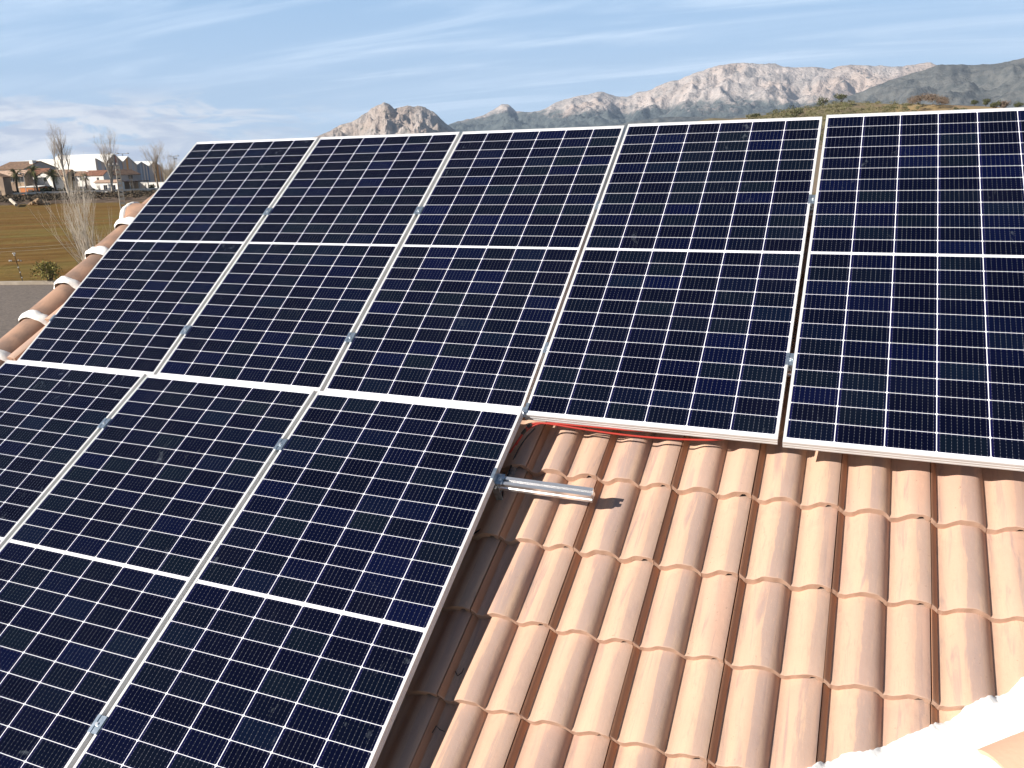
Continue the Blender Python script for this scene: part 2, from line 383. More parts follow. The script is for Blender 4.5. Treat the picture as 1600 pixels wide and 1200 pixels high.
sheet('parking_lot', [ka, kb, kb + kn * 45, ka + kn * 45], GZ + 0.04, M_LOT)
mb = MB()
def kfr(x, y, z): q = ka + kd * x - kn * y; return (q.x, q.y, GZ + z)
mb.box((0, 0, -0.1), ((kb - ka).length, 0.5, 0.24), kfr)
tag(recalc(mb.build('kerb', M_KERB)), kind='structure')

# ------------------------------------------------------------------ the tiled house we look across
X0, X1, S0, S1 = -0.34, 7.0, -3.62, RIDGE
TP, TG = 0.306, 0.336
GX = 4.13                                  # an interlock groove lies here
def prof(u):
    """tile surface height over crest, u in 0..0.306"""
    t = (u - 0.021) % 0.153
    A = 0.036
    q = min(max((t - 0.022) / 0.131, 0.0), 1.0)
    h = A * (math.sin(q / 0.45 * math.pi / 2) ** 1.35 if q < 0.45 else 1 - ((q - 0.45) / 0.55) ** 4.2)
    return h - A
def build_tiles(name, parent, flip=False):
    rng = random.Random(5 + flip)
    us = [-0.002, 0.0015, 0.004, 0.008, 0.014, 0.0185, 0.021, 0.0235, 0.031, 0.038, 0.048, 0.058, 0.068, 0.078, 0.090, 0.107, 0.118, 0.130, 0.142, 0.152, 0.162, 0.170, 0.174, 0.1765, 0.184, 0.191, 0.201, 0.211, 0.221, 0.231, 0.243, 0.260, 0.270, 0.281, 0.291, 0.2985, 0.3038]
    V = []; F = []; TC = []; ED = []; LP = []
    i0 = int(math.floor((X0 - GX) / TP)); i1 = int(math.ceil((X1 - GX) / TP))
    smax = S1 + 0.02
    nrow = int((smax - S0) / TG) + 2
    c0 = -0.235 - 0.0                       # a course edge (front lip) lies here
    CS = {1: 0.123, 0: -0.217, -1: -0.566, -2: -0.897, -3: -1.226}
    def cs(j): return CS[j] if j in CS else (0.123 + (j - 1) * 0.337 if j > 1 else -1.226 + (j + 3) * 0.333)
    j0 = int(math.floor((S0 - c0) / TG)); j1 = int(math.ceil((smax - c0) / TG))
    for j in range(j0, j1):
        for i in range(i0, i1):
            xb = GX + i * TP + rng.uniform(-0.0012, 0.0012); rnd = rng.random()
            sb = cs(j) + rng.uniform(-0.003, 0.003); TL = cs(j + 1) - cs(j); dz = rng.uniform(-0.0022, 0.0022); rot = rng.uniform(-0.008, 0.008)
            th = 0.013
            ss = [0.0, 0.004, 0.09, 0.18, 0.27, TL + 0.012]
            k = len(V); n = len(us)
            def hh(u, r):
                lift = 0.032 * (1 - r / TL)      # lower end rides on the course below
                h = prof(max(u, 0.0)) + lift
                if u < 0.0: h -= 0.012
                return h + dz
            def put(u, r, h, e, l):
                x = xb + u; s = sb + r + rot * u
                x = min(max(x, X0), X1); s = min(s, smax)
                if flip:
                    a = RP(x, S1, CR + h); a2 = RP(x, S1, CR)
                    dd = Vector((0, math.cos(T), -math.sin(T))) * (S1 - s) ; nn = Vector((0, math.sin(T), math.cos(T)))
                    P = RP(x, S1, CR) + dd + nn * h
                else: P = RP(x, s, CR + h)
                V.append(P[:]); TC.append((u, r, rnd)); ED.append(e); LP.append(l)
            # front lip bottom row, front lip top row, then surface rows
            rag = [rng.uniform(-0.0009, 0.0009) + 0.004 * noise.noise(Vector((u * 30, i * 3.1, j * 1.7))) for u in us]
            for q, u in enumerate(us): put(u, 0.0 + rag[q], hh(u, 0) - (0.032 + 0.016 * max(0, -prof(max(u, 0)) / 0.036 - 0.45)) * (0.5 if 0.268 < u < 0.285 else 1) * (0.9 if ((u - 0.021) % 0.153) > 0.125 else 1), 1, 0)
            for q, u in enumerate(us): put(u, -0.001 + rag[q], hh(u, 0) - 0.0015, 1, 0)
            for r in ss[1:]:
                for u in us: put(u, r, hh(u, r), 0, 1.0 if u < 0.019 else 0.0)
            rows = 1 + len(ss)
            for a in range(rows - 1):
                for q in range(n - 1):
                    p = k + a * n + q; F.append((p, p + 1, p + 1 + n, p + n))
            # right side lap (vertical face down)
            k2 = len(V)
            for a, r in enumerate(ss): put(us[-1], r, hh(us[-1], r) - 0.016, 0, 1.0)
            for a in range(len(ss) - 1):
                p = k + (a + 1) * n + (n - 1); F.append((p, k2 + a, k2 + a + 1, p + n))
    if flip: F = [f[::-1] for f in F]
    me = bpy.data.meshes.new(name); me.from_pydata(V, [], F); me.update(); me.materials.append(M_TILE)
    a = me.attributes.new('tc', 'FLOAT_VECTOR', 'POINT'); a.data.foreach_set('vector', np.array(TC, dtype=np.float32).ravel())
    a = me.attributes.new('ed', 'FLOAT', 'POINT'); a.data.foreach_set('value', np.array(ED, dtype=np.float32))
    a = me.attributes.new('lp', 'FLOAT', 'POINT'); a.data.foreach_set('value', np.array(LP, dtype=np.float32))
    o = bpy.data.objects.new(name, me); sc.collection.objects.link(o); o.parent = parent
    me.polygons.foreach_set('use_smooth', [True] * len(me.polygons))
    md = o.modifiers.new('sharp', 'EDGE_SPLIT'); md.split_angle = R(32)
    return o
house = empty('tiled_house', (0, 0, 0), 'low pitched orange clay tile roof of the house carrying all the solar panels', 'house')
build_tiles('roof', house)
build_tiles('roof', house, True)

def cap_tile(name, fr, L, r0, r1, material, parent, arc=180, th=0.014, seg=16, rows=6, seed=0, a0=None):
    """half round tile; fr(along, side, up). r0 radius at the near (overlapping) end"""
    mb = MB(); rng = random.Random(seed); a0 = -(arc - 180) / 2 if a0 is None else a0
    V = []; n = seg + 1
    for k in range(rows + 1):
        t = k / rows; r = r0 + (r1 - r0) * t
        for q in range(n):
            a = R(a0 + arc * q / seg); V.append(fr(L * t, -math.cos(a) * r, math.sin(a) * r))
    o1 = len(V)
    for k in range(rows + 1):
        t = k / rows; r = r0 + (r1 - r0) * t - th
        for q in range(n):
            a = R(a0 + arc * q / seg); V.append(fr(L * t, -math.cos(a) * r, math.sin(a) * r))
    F = []
    for k in range(rows):
        for q in range(seg):
            p = k * n + q; F.append((p, p + 1, p + n + 1, p + n)); p += o1; F.append((p, p + n, p + n + 1, p + 1))
    for q in range(seg):
        F.append((q, o1 + q, o1 + q + 1, q + 1)); p = rows * n + q; F.append((p, p + 1, o1 + p + 1, o1 + p))
    for k in range(rows):
        for q in (0, seg): p = k * n + q; F.append((p, p + n, o1 + p + n, o1 + p))
    mb.add(V, F); o = recalc(mb.build(name, material, parent, smooth=True))
    md = o.modifiers.new('sharp', 'EDGE_SPLIT'); md.split_angle = R(40)
    return o
def lump_ring(name, fr, L0, L1, r, material, parent, arc=180, seed=0, seg=30, amp=0.014):
    """rough mortar collar around a cap tile"""
    mb = MB(); V = []; rows = 6; n = seg + 1
    for k in range(rows + 1):
        t = k / rows; bulge = math.sin(math.pi * t) ** 0.5
        for q in range(n):
            a = R((180 - arc) / 2 + arc * q / seg)
            e = noise.noise(Vector((q * 0.33, t * 1.6, seed * 7.3))); e2 = noise.noise(Vector((q * 0.25, 9.1, seed * 3.1 + (k == 0) * 5)))
            rr = r - 0.012 + 0.016 * bulge + amp * e
            V.append(fr(L0 + (L1 - L0) * t + 0.008 * e2, -math.cos(a) * rr, math.sin(a) * rr))
    F = [(k * n + q, k * n + q + 1, (k + 1) * n + q + 1, (k + 1) * n + q) for k in range(rows) for q in range(seg)]
    mb.add(V, F); return recalc(mb.build(name, material, parent, smooth=True))
# verge: half round caps running up the left gable edge
VX, VH = -0.345, CR - 0.095
s = -3.30; k = 0; VL = 0.332
vs0 = 0.155                               # a joint in the photograph
j = int(math.floor((S0 - vs0) / VL))
while vs0 + j * VL < RIDGE - 0.12:
    sb = vs0 + j * VL; rg = random.Random(j + 40); tl = rg.uniform(-0.006, 0.006)
    fr = lambda a, sd, up, sb=sb, tl=tl: RP(VX + sd + tl * (a - 0.15) * 6, sb + a, VH + up + 0.012 * (1 - a / VL))
    cap_tile('verge_tile', fr, VL + 0.05, 0.142, 0.126, M_RIDGE, house, 200, seed=j)
    lump_ring('mortar_joint', fr, -0.040 - 0.02 * rg.random(), 0.016 + 0.016 * rg.random(), 0.148, M_MORTAR, house, 215, seed=j)
    j += 1
# ridge: caps along X on the crest
def ridge_fr(xb, tl=0):
    base = RP(0, RIDGE, CR - 0.075)
    return lambda a, sd, up: (xb + a, base.y - sd, base.z + up + 0.012 * (1 - a / 0.40) + tl)
xb = VX - 0.06; k = 0
while xb < X1:
    f_ = ridge_fr(xb, random.Random(k).uniform(-0.003, 0.003))
    cap_tile('ridge_tile', f_, 0.44, 0.128, 0.112, M_RIDGE, house, 190, seed=k)
    lump_ring('mortar_joint', f_, -0.03, 0.02, 0.132, M_MORTAR, house, 185, seed=k + 50)
    xb += 0.39; k += 1
# mortar bed under the verge caps, walls, eaves board
mb = MB()
mb.prism([(VX - 0.10, CR - 0.17), (VX + 0.13, CR - 0.17), (VX + 0.135, CR - 0.062), (VX - 0.10, CR - 0.062)], ([S0, RIDGE], lambda t, a, b: RP(a, t, b)[:]))
recalc(mb.build('mortar_bed', M_MORTAR, house))
yr = RP(0, RIDGE, CR).y; zr = RP(0, RIDGE, CR - 0.09).z; zf = RP(0, S0, CR - 0.09).z; yf = RP(0, S0, CR).y; yb = 2 * yr - yf
mb = MB()
wx0, wx1 = VX + 0.02, X1 - 0.25
gz = lambda y: zr - abs(y - yr) * math.tan(T) - 0.05
V = []
for x in (wx0, wx1):
    V += [(x, yf + 0.25, GZ), (x, yb - 0.25, GZ), (x, yb - 0.25, gz(yb - 0.25)), (x, yr, gz(yr)), (x, yf + 0.25, gz(yf + 0.25))]
mb.add(V, [(0, 1, 2, 3, 4), (9, 8, 7, 6, 5), (0, 4, 9, 5), (1, 6, 7, 2), (4, 3, 8, 9), (3, 2, 7, 8), (0, 5, 6, 1)])
recalc(mb.build('wall', M_WALL, house))

# the hip that comes up under the photographer: mortar bed and its caps
HA, HB = Vector((4.273, -1.300)), Vector((6.173, 0.155)); HD = (HB - HA).normalized(); HN = Vector((HD.y, -HD.x))
def hip_mortar():
    mb = MB(); V = []; L = (HB - HA).length; na, nb = 420, 26
    def w(a, b):                           # b: 0 outer ragged edge .. 1 under the cap
        e = noise.fractal(Vector((a * 6.0, 3.3, 0)), 0.9, 2.1, 3) * 0.018 + noise.noise(Vector((a * 2.2, 0.5, 2))) * 0.03
        e += max(0, noise.noise(Vector((a * 38, 1.0, 4)))) * 0.006 + noise.noise(Vector((a * 90, 1.0, 7))) * 0.004
        q = HA + HD * a + HN * ((e if b < 0.02 else e * (1 - b)) + b * 0.22)
        # follows the tile below at the outer edge, then piles up
        u = (q.x - GX) % TP
        edge = CR + prof(u) + 0.012
        s_ = q.y; lift = 0.032 * (1 - (((s_ - (-0.235)) % TG) / TG))
        h = (edge + lift) * (1 - min(b * 5, 1)) + (CR + 0.02) * min(b * 5, 1) + 0.045 * math.sin(min(b, 1) * math.pi * 0.55)
        h += noise.fractal(Vector((a * 12, b * 4, 1)), 0.8, 2.0, 4) * 0.005 * min(1, b * 6 + 0.15)
        if b < 0.01: h = edge + lift - 0.02
        return RP(q.x, q.y, h)[:]
    for i in range(na + 1):
        for k in range(nb + 1): V.append(w(L * i / na, (k / nb) ** 1.3))
    F = [(i * (nb + 1) + k, i * (nb + 1) + k + 1, (i + 1) * (nb + 1) + k + 1, (i + 1) * (nb + 1) + k) for i in range(na) for k in range(nb)]
    mb.add(V, F); return mb.build('hip_mortar', M_MORTAR, house, smooth=True)
hip_mortar()
M_CAP2 = nmat('pale_hip_tile', (0.70, 0.44, 0.30), (0.47, 0.36, 0.31), 5.5, 0.85, 0.4, 60, lo=0.52, hi=0.56, bd=0.003)
for k in range(5):
    st = HA + HD * (0.62 + 0.40 * k) + HN * 0.262
    fr = lambda a, sd, up, st=st: RP(st.x + HD.x * a + HN.x * sd, st.y + HD.y * a + HN.y * sd, CR + 0.0 + up + 0.012 * (1 - a / 0.4))[:]
    cap_tile('hip_tile', fr, 0.44, 0.130, 0.115, M_CAP2, house, 180, seed=k)

# ------------------------------------------------------------------ solar panels
AX = {'up': np.eye(3), 'de': None, 'lo': None}
AX_ABC = [[1.0, 0, 0], [0.0, 0.80328423, -0.59559587], [0.0, 0.59559587, 0.80328423]]
AX_DE = [[0.99999675, -0.00141135, 0.00212251], [0.00239097, 0.80796442, -0.5892264], [-0.00088331, 0.58922958, 0.80796517]]
AX_LO = [[0.99996368, 0.00720919, -0.00454639], [-0.00852136, 0.85620389, -0.51656777], [0.0001686, 0.51658777, 0.85623423]]
def mframe(ax, o):
    m = Matrix.Identity(4)
    for i in range(3):
        for k in range(3): m[i][k] = ax[i][k]
        m[i][3] = o[i]
    return m
def make_panel():
    root = empty('solar_panel')
    prof_ = [(0, 0), (0, -0.009), (0.0011, -0.0100), (0.0011, -0.0150), (0, -0.0160), (0, -0.0215), (0.0011, -0.0225), (0.0011, -0.0275), (0, -0.0285), (0, -PT), (0.028, -PT), (0.028, -PT + 0.0016), (0.002, -PT + 0.0016), (0.002, -0.0075), (0.011, -0.0075), (0.011, 0)]
    n = len(prof_); mb = MB(); V = []
    for (cx, cy, sx, sy) in ((0, 0, 1, 1), (PW, 0, -1, 1), (PW, PH, -1, -1), (0, PH, 1, -1)):
        for (d, z) in prof_: V.append((cx + sx * d, cy + sy * d, z))
    F = []
    for c in range(4):
        for k in range(n):
            a = c * n + k; b = c * n + (k + 1) % n; c2 = ((c + 1) % 4) * n
            F.append((a, b, c2 + (k + 1) % n, c2 + k))
    mb.add(V, F); recalc(mb.build('frame', M_ALU, root))
    mb = MB(); e = 0.0105
    mb.add([(e, e, -0.0016), (PW - e, e, -0.0016), (PW - e, PH - e, -0.0016), (e, PH - e, -0.0016)], [(0, 1, 2, 3)])
    mb.build('glass', M_PV, root)
    mb = MB(); mb.box((0.003, 0.003, -0.0068), (PW - 0.003, PH - 0.003, -0.0055)); mb.build('backsheet', M_BACK, root)
    for ux in (0.25, 0.5, 0.75):
        mb = MB(); mb.box((PW * ux - 0.03, PH / 2 - 0.05, -0.024), (PW * ux + 0.03, PH / 2 + 0.05, -0.0069)); mb.build('junction_box', M_BLACK, root)
    return root
PAN = [  # kind, origin
    ('up', (0.0, 0, 0)), ('up', (1.06086, 0, 0)), ('up', (2.12173, 0, 0)),
    ('de', (3.20878, -0.09994, 0.01716)), ('de', (4.26882, -0.13829, 0.02177)),
    ('lo', (0.02988, -1.87365, -1.04589)), ('lo', (1.0907, -1.88269, -1.04571)), ('lo', (2.15153, -1.89173, -1.04553))]
PLAB = ['solar panel at the far left end of the upper row, beside the mortared verge tiles',
        'second solar panel from the left in the upper row, below the sharp rocky peak',
        'middle solar panel of the upper row, ending just above the short bare rail stub',
        'fourth panel of the upper row with red cable hanging under its lower edge',
        'solar panel at the right end of the upper row, cut by the picture edge',
        'leftmost solar panel of the lower row, mostly outside the picture',
        'middle solar panel of the lower row, with dried smears on its glass',
        'rightmost solar panel of the lower row, its side casting a shadow on bare tiles']
AXS = {'up': AX_ABC, 'de': AX_DE, 'lo': AX_LO}
proto = make_panel(); PM = []
for i, (kd_, o_) in enumerate(PAN):
    p = proto if i == 0 else copy_tree(proto)
    p.matrix_world = mframe(AXS[kd_], o_); PM.append(p.matrix_world.copy())
    tag(p, PLAB[i], 'solar panel', 'framed solar panels on the tiled roof')

# clamps -------------------------------------------------------------
def make_clamp():
    root = empty('mid_clamp'); mb = MB()
    W_, L_ = 0.021, 0.032
    pr = [(-W_, 0.0004), (-W_, 0.0045), (-0.008, 0.0045), (-0.008, 0.0015), (0.008, 0.0015), (0.008, 0.0045), (W_, 0.0045), (W_, 0.0004), (0.0095, 0.0004), (0.0095, -0.020), (0.006, -0.020), (0.006, -0.001), (-0.006, -0.001), (-0.006, -0.020), (-0.0095, -0.020), (-0.0095, 0.0004)]
    mb.prism(pr, ([-L_, L_], lambda t, a, b: (a, t, b)))
    recalc(mb.build('plate', M_ZINC, root))
    mb = MB(); mb.tube([(0, 0, -0.05), (0, 0, 0.0085)], 0.0062, 12); mb.tube([(0, 0, 0.0084), (0, 0, 0.0092)], [0.0045, 0.0043], 6); mb.build('bolt', M_ALU_MILL, root)
    return root
cp = make_clamp(); first = True
GAP = 0.023
def ctag(i, v): return (PM[i] @ Vector((PW + GAP / 2, v, 0)))
CL = [(0, 0.33, 'clamp on the lower rail between the first and second upper panels'), (0, 1.33, 'clamp on the upper rail between the first and second upper panels'),
      (1, 0.355, 'clamp on the lower rail between the second and third upper panels'), (1, 1.34, 'clamp on the upper rail between the second and third upper panels'),
      (2, 0.365, 'clamp on the lower rail between the third and fourth upper panels'), (2, 1.375, 'clamp on the upper rail between the third and fourth upper panels'),
      (3, 0.394, 'clamp across the wide dark gap between the two right upper panels, lower of two'), (3, 1.404, 'clamp across the wide gap between the two right upper panels, upper of two'),
      (5, 1.742, 'clamp between the left and middle panels of the lower row, near their tops'), (6, 1.754, 'clamp between the middle and right panels of the lower row, near their tops'),
      (6, 0.455, 'clamp between the middle and right panels of the lower row, near the bottom edge')]
for i, v, lab in CL:
    c = cp if first else copy_tree(cp); first = False
    m = PM[i].copy(); m.translation = ctag(i, v)
    if i == 2: m.translation = (PM[2] @ Vector((PW + 0.024, v, 0.006)))
    if i == 3: m.translation = (PM[3] @ Vector((PW + GAP / 2, v, 0.0128)))
    c.matrix_world = m; tag(c, lab, 'panel clamp', 'mid clamps holding the panel frames')
def make_end_clamp():
    """Z clamp at the edge of an array: +x points away from the panel"""
    root = empty('end_clamp'); mb = MB(); L_ = 0.026
    pr = [(-0.011, 0.0004), (-0.011, 0.0040), (0.0035, 0.0040), (0.0035, -0.030), (0.030, -0.030), (0.030, -0.0335), (0.0005, -0.0335), (0.0005, 0.0004)]
    mb.prism(pr, ([-L_, L_], lambda t, a, b: (a, t, b)))
    recalc(mb.build('bracket', M_ZINC, root))
    mb = MB(); mb.tube([(0.017, 0, -0.034), (0.017, 0, -0.0225)], 0.0065, 6); mb.tube([(0.017, 0, -0.0296), (0.017, 0, -0.0280)], 0.0095, 14); mb.build('bolt', M_ALU_MILL, root)
    return root
ec = make_end_clamp()
EC = [(7, Vector((PW, 1.748, 0)), 0, 'shiny end clamp gripping the right edge of the lower row above the bare rail stub'),
      (0, Vector((0, 0.351, 0)), math.pi, 'end clamp on the left edge of the first upper panel beside the verge tiles'),
      (3, Vector((0.0, 0.035, 0)), math.pi, 'bluish end clamp at the lower left corner of the fourth upper panel')]
for k, (i, loc, rz, lab) in enumerate(EC):
    c = ec if k == 0 else copy_tree(ec)
    c.matrix_world = PM[i] @ Matrix.Translation(loc) @ Matrix.Rotation(rz, 4, 'Z'); tag(c, lab, 'panel clamp', 'end clamps at the edges of the array')

# rails ---------------------------------------------------------------
RAILP = [(-0.02, 0), (-0.02, -0.010), (-0.0155, -0.0125), (-0.0155, -0.0245), (-0.02, -0.027), (-0.02, -0.040), (0.02, -0.040), (0.02, -0.027), (0.0155, -0.0245), (0.0155, -0.0125), (0.02, -0.010), (0.02, 0),
         (0.0055, 0), (0.0055, -0.003), (0.010, -0.003), (0.010, -0.0125), (-0.010, -0.0125), (-0.010, -0.003), (-0.0055, -0.003), (-0.0055, 0)]
def rail(M_, x0, x1, v, z, lab):
    root = empty('mounting_rail', M_ @ Vector((x0, v, z)), lab, 'mounting rail', 'aluminium rails under the panels')
    o0 = M_ @ Vector((x0, v, z))
    mb = MB(); mb.prism(RAILP, ([x0, x1], lambda t, a, b: (M_ @ Vector((t, v + a, z + b)) - o0)[:]))
    recalc(mb.build('extrusion', M_ALU_MILL, root))
    return root, o0
def hook(M_, x, v, z, root, o0):
    """steel roof hook between rail and tiles"""
    P = M_ @ Vector((x, v, z)); q = P - LO; s_, h_ = q.dot(ey), q.dot(ez)
    mb = MB(); top = h_ - 0.040; bot = CR + 0.004
    def f3(a, s2, h2): return (RP(q.x + a, s_ + s2, h2) - o0)[:]
    mb.box((-0.015, -0.026, bot), (0.015, -0.0205, max(top + 0.03, bot + 0.03)), f3)
    mb.box((-0.015, -0.0205, bot - 0.001), (0.015, 0.16, bot + 0.005), f3)
    mb.tube([f3(0, -0.034, top + 0.018), f3(0, -0.020, top + 0.018)], 0.007, 6)
    recalc(mb.build('roof_hook', M_ZINC, root))
for i, x0, x1, v, z, lab in ((0, -0.03, 3.14, 0.35, -0.035, 'lower aluminium rail hidden under the three left upper panels'), (0, -0.03, 3.14, 1.355, -0.035, 'upper aluminium rail hidden under the three left upper panels'),
                       (3, -0.02, 2.14, 0.394, -0.036, 'lower aluminium rail seen through the gap between the two right upper panels'), (3, -0.02, 2.14, 1.404, -0.036, 'upper aluminium rail under the two right upper panels'),
                       (5, -0.05, 3.14 + 0.42, 1.748, -0.0355, 'bare stub of grooved aluminium rail sticking out over the tiles beside the lower panels'), (5, -0.05, 3.13, 0.455, -0.0355, 'lowest aluminium rail under the three lower panels')):
    r_, o0 = rail(PM[i], x0, x1, v, z, lab)
    for hx in ((0.4, 1.5, 2.6) if i != 3 else (0.45, 1.6)): hook(PM[i], x0 + hx, v, z, r_, o0)
    if x1 > 3.3: hook(PM[i], 3.155, v, z, r_, o0)

# cables ----------------------------------------------------------------
def cable(name, pts, rad, material, lab, n=8):
    pts = [RP(*p) for p in pts]; fine = []
    for i in range(len(pts) - 1):
        p0 = pts[max(i - 1, 0)]; p1 = pts[i]; p2 = pts[i + 1]; p3 = pts[min(i + 2, len(pts) - 1)]
        for k in range(8):
            t = k / 8; fine.append(0.5 * ((2 * p1) + (p2 - p0) * t + (2 * p0 - 5 * p1 + 4 * p2 - p3) * t * t + (3 * p1 - p0 - 3 * p2 + p3) * t * t * t))
    fine.append(pts[-1]); mb = MB(); mb.tube(fine, rad, n); return tag(mb.build(name, material, smooth=True), lab, 'cable')
cable('red_cable', [(3.12, -0.16, -0.11), (3.155, -0.10, -0.075), (3.19, -0.058, -0.040), (3.25, -0.040, -0.034), (3.40, -0.040, -0.044), (3.55, -0.040, -0.054), (3.70, -0.036, -0.060), (3.85, -0.026, -0.062), (3.98, -0.010, -0.060), (4.08, 0.03, -0.055)], 0.0040, M_RED, 'red cable sagging along the lower edge of the fourth upper panel')
cable('red_cable', [(3.14, -0.12, -0.10), (3.18, -0.075, -0.055), (3.25, -0.040, -0.034), (3.40, -0.032, -0.036), (3.60, -0.022, -0.045), (3.80, -0.005, -0.050), (3.95, 0.03, -0.05)], 0.0034, M_RED, 'thinner red cable lying just above the sagging one at the panel corner')
rc_ = bpy.data.objects['red_cable']
for (a, b) in (((3.165, -0.088, -0.062), (3.180, -0.070, -0.048)), ((3.186, -0.062, -0.042), (3.203, -0.050, -0.036))):
    mb = MB(); mb.tube([RP(*a), RP(*b)], 0.0075, 10); mb.build('connector', M_BLACK, rc_)
cable('black_cable', [(3.215, -0.055, -0.055), (3.175, -0.10, -0.085), (3.150, -0.17, -0.11), (3.145, -0.26, -0.125), (3.150, -0.33, -0.115), (3.165, -0.41, -0.128), (3.145, -0.49, -0.137), (3.09, -0.57, -0.135), (3.00, -0.62, -0.130), (2.8, -0.66, -0.13)], 0.0032, M_BLACK, 'thin black cable curving from the panel corner past the rail stub')
# dry twigs lying in the shade beside the lower panels
def on_roof(px, py, h):
    d = Vector(raydir(px, py)); c_ = Vector(CAM); o_ = LO + ez * h; t = (o_ - c_).dot(ez) / d.dot(ez); q = c_ + d * t - LO; return q.dot(ex), q.dot(ey)
for k, (pts, lab) in enumerate(((((712, 1050), (716, 1058), (722, 1052), (726, 1046)), 'small curled dry twig in the shade beside the lower right panel, upper of two'), (((676, 1146), (683, 1136), (688, 1141), (696, 1145)), 'small hooked dry twig in the shade beside the lower right panel, lower of two'))):
    P = [RP(*on_roof(a, b, CR - 0.008), CR - 0.004 + 0.006 * (i % 2)) for i, (a, b) in enumerate(pts)]
    mb = MB(); mb.tube(P, [0.0022, 0.002, 0.0016, 0.001], 5); tag(mb.build('twig', M_BLACK), lab, 'twig', 'dry twigs on the tiles')
# ==SETTING==
# ------------------------------------------------------------------ mountains and hills
def interp(tab, x):
    if x <= tab[0][0]: return tab[0][1]
    for (a, b), (c, d) in zip(tab, tab[1:]):
        if x <= c: return b + (d - b) * (x - a) / (c - a)
    return tab[-1][1]
def rock_material(name, rockc, rockc2, scrub, scrub2, lo, hi, sc_=1.0, bumpd=25):
    m, nt, b, g = mat(name, rockc, 0.95); p = geo(nt)
    sp = nd(nt, 'ShaderNodeSeparateXYZ'); nt.links.new(p, sp.inputs[0])
    nz = nd(nt, 'ShaderNodeSeparateXYZ'); nt.links.new(geo(nt, 'Normal'), nz.inputs[0])
    n1 = g.noise(p, 0.0016 * sc_, 6, 0.6); n2 = g.noise(p, 0.012 * sc_, 6, 0.65); n3 = g.noise(g.mapping(p, (1, 1, 0.35)), 0.006 * sc_, 6, 0.65, 0.6)
    rc = g.mix(g.smooth(n3, 0.38, 0.62), rockc, rockc2)
    rc = g.mix(g.m('MULTIPLY', g.smooth(n1, 0.45, 0.6), 0.5), rc, (rockc2[0] * 1.15, rockc2[1] * 0.95, rockc2[2] * 0.8))
    sb = g.mix(g.smooth(n2, 0.40, 0.60), scrub, scrub2)
    hgt = g.m('ADD', sp.outputs[2], g.m('ADD', g.m('MULTIPLY', g.m('SUBTRACT', n1, 0.5), 300.0), g.m('MULTIPLY', g.m('SUBTRACT', n2, 0.5), 260.0)))
    fac = g.smooth(hgt, lo, hi)
    dots = g.smooth(g.noise(p, 0.030 * sc_, 3, 0.5), 0.60, 0.66)
    rc = g.mix(g.m('MULTIPLY', g.m('MULTIPLY', dots, g.smooth(n1, 0.35, 0.55)), 0.75), rc, scrub2)
    nt.links.new(g.mix(fac, sb, rc), b.inputs['Base Color'])
    nt.links.new(g.bump(g.m('ADD', n2, n3), 1.0, bumpd), b.inputs['Normal']); b.inputs['Specular IOR Level'].default_value = 0.1
    return m
def fan(name, tab, rr, rf, rb, px0, px1, naz, nr, amp, fscale, seed, material, pw=1.25, vert=0.0, base=0.0):
    V = []; F = []
    for i in range(naz + 1):
        px = px0 + (px1 - px0) * i / naz
        jig = noise.fractal(Vector((px * 0.045, seed, 0)), 0.8, 2.1, 5) * 1.3 * (1 if amp > 8 else 0.25)
        py = interp(tab, px) + jig
        d = raydir(px, py); hz = math.hypot(d[0], d[1]); ux, uy = d[0] / hz, d[1] / hz
        rr_ = rr * (1 + 0.05 * noise.noise(Vector((px * 0.006, seed, 3))))
        H = CAM[2] + rr_ * d[2] / hz - GZ
        for k in range(nr + 1):
            t = k / nr
            if t < 0.72: q = t / 0.72; r = rf + (rr_ - rf) * q; sh = base + (1 - base) * q ** pw
            else: q = (t - 0.72) / 0.28; r = rr_ + (rb - rr_) * q; sh = (1 - q) ** 1.2
            x, y = CAM[0] + ux * r, CAM[1] + uy * r
            v = Vector((x * fscale, y * fscale, seed))
            rd = noise.ridged_multi_fractal(v, 0.9, 2.1, 6, 1.0, 2.0) * 0.5
            env = min(1, sh * 1.6) * (1 - 0.82 * math.exp(-((t - 0.72) / 0.05) ** 2))
            h = H * sh - amp * env * (1.0 - rd) * 1.3 * min(1.0, H / (amp * 2.5) + 0.35)
            if vert: h += vert * env * noise.noise(Vector((x * fscale * 4, y * fscale * 4, h * fscale * 2)))
            V.append((x, y, GZ - 0.5 + max(h, -6 if t > 0.02 else -6)))
    n = nr + 1
    for i in range(naz):
        for k in range(nr):
            a = i * n + k; F.append((a, a + n, a + n + 1, a + 1))
    mb = MB(); mb.add(V, F); o = mb.build(name, material, smooth=True); tag(o, kind='structure'); return o
M_ROCK1 = rock_material('grey_limestone', (0.50, 0.435, 0.39), (0.35, 0.315, 0.29), (0.135, 0.135, 0.095), (0.07, 0.08, 0.06), -60, 60, 1.6, 30)
M_ROCK2 = rock_material('pale_limestone', (0.55, 0.475, 0.43), (0.40, 0.36, 0.335), (0.12, 0.135, 0.13), (0.07, 0.085, 0.088), 330, 420, 1.0, 40)
M_ROCK3 = rock_material('scrubby_slope', (0.36, 0.30, 0.265), (0.24, 0.22, 0.205), (0.145, 0.145, 0.135), (0.085, 0.092, 0.09), 330, 620, 1.3, 20)
peak = [(320, 272), (380, 248), (430, 229), (485, 213), (520, 199), (548, 188), (570, 176), (584, 165), (600, 156), (608, 159), (616, 168), (624, 166), (636, 161), (652, 160), (664, 163), (678, 172), (690, 184), (704, 193), (716, 203), (735, 214), (760, 228), (790, 262)]
fan('mountain', peak, 4300, 3000, 5400, 320, 790, 440, 130, 95, 0.0060, 2.3, M_ROCK1, 1.15, 26)
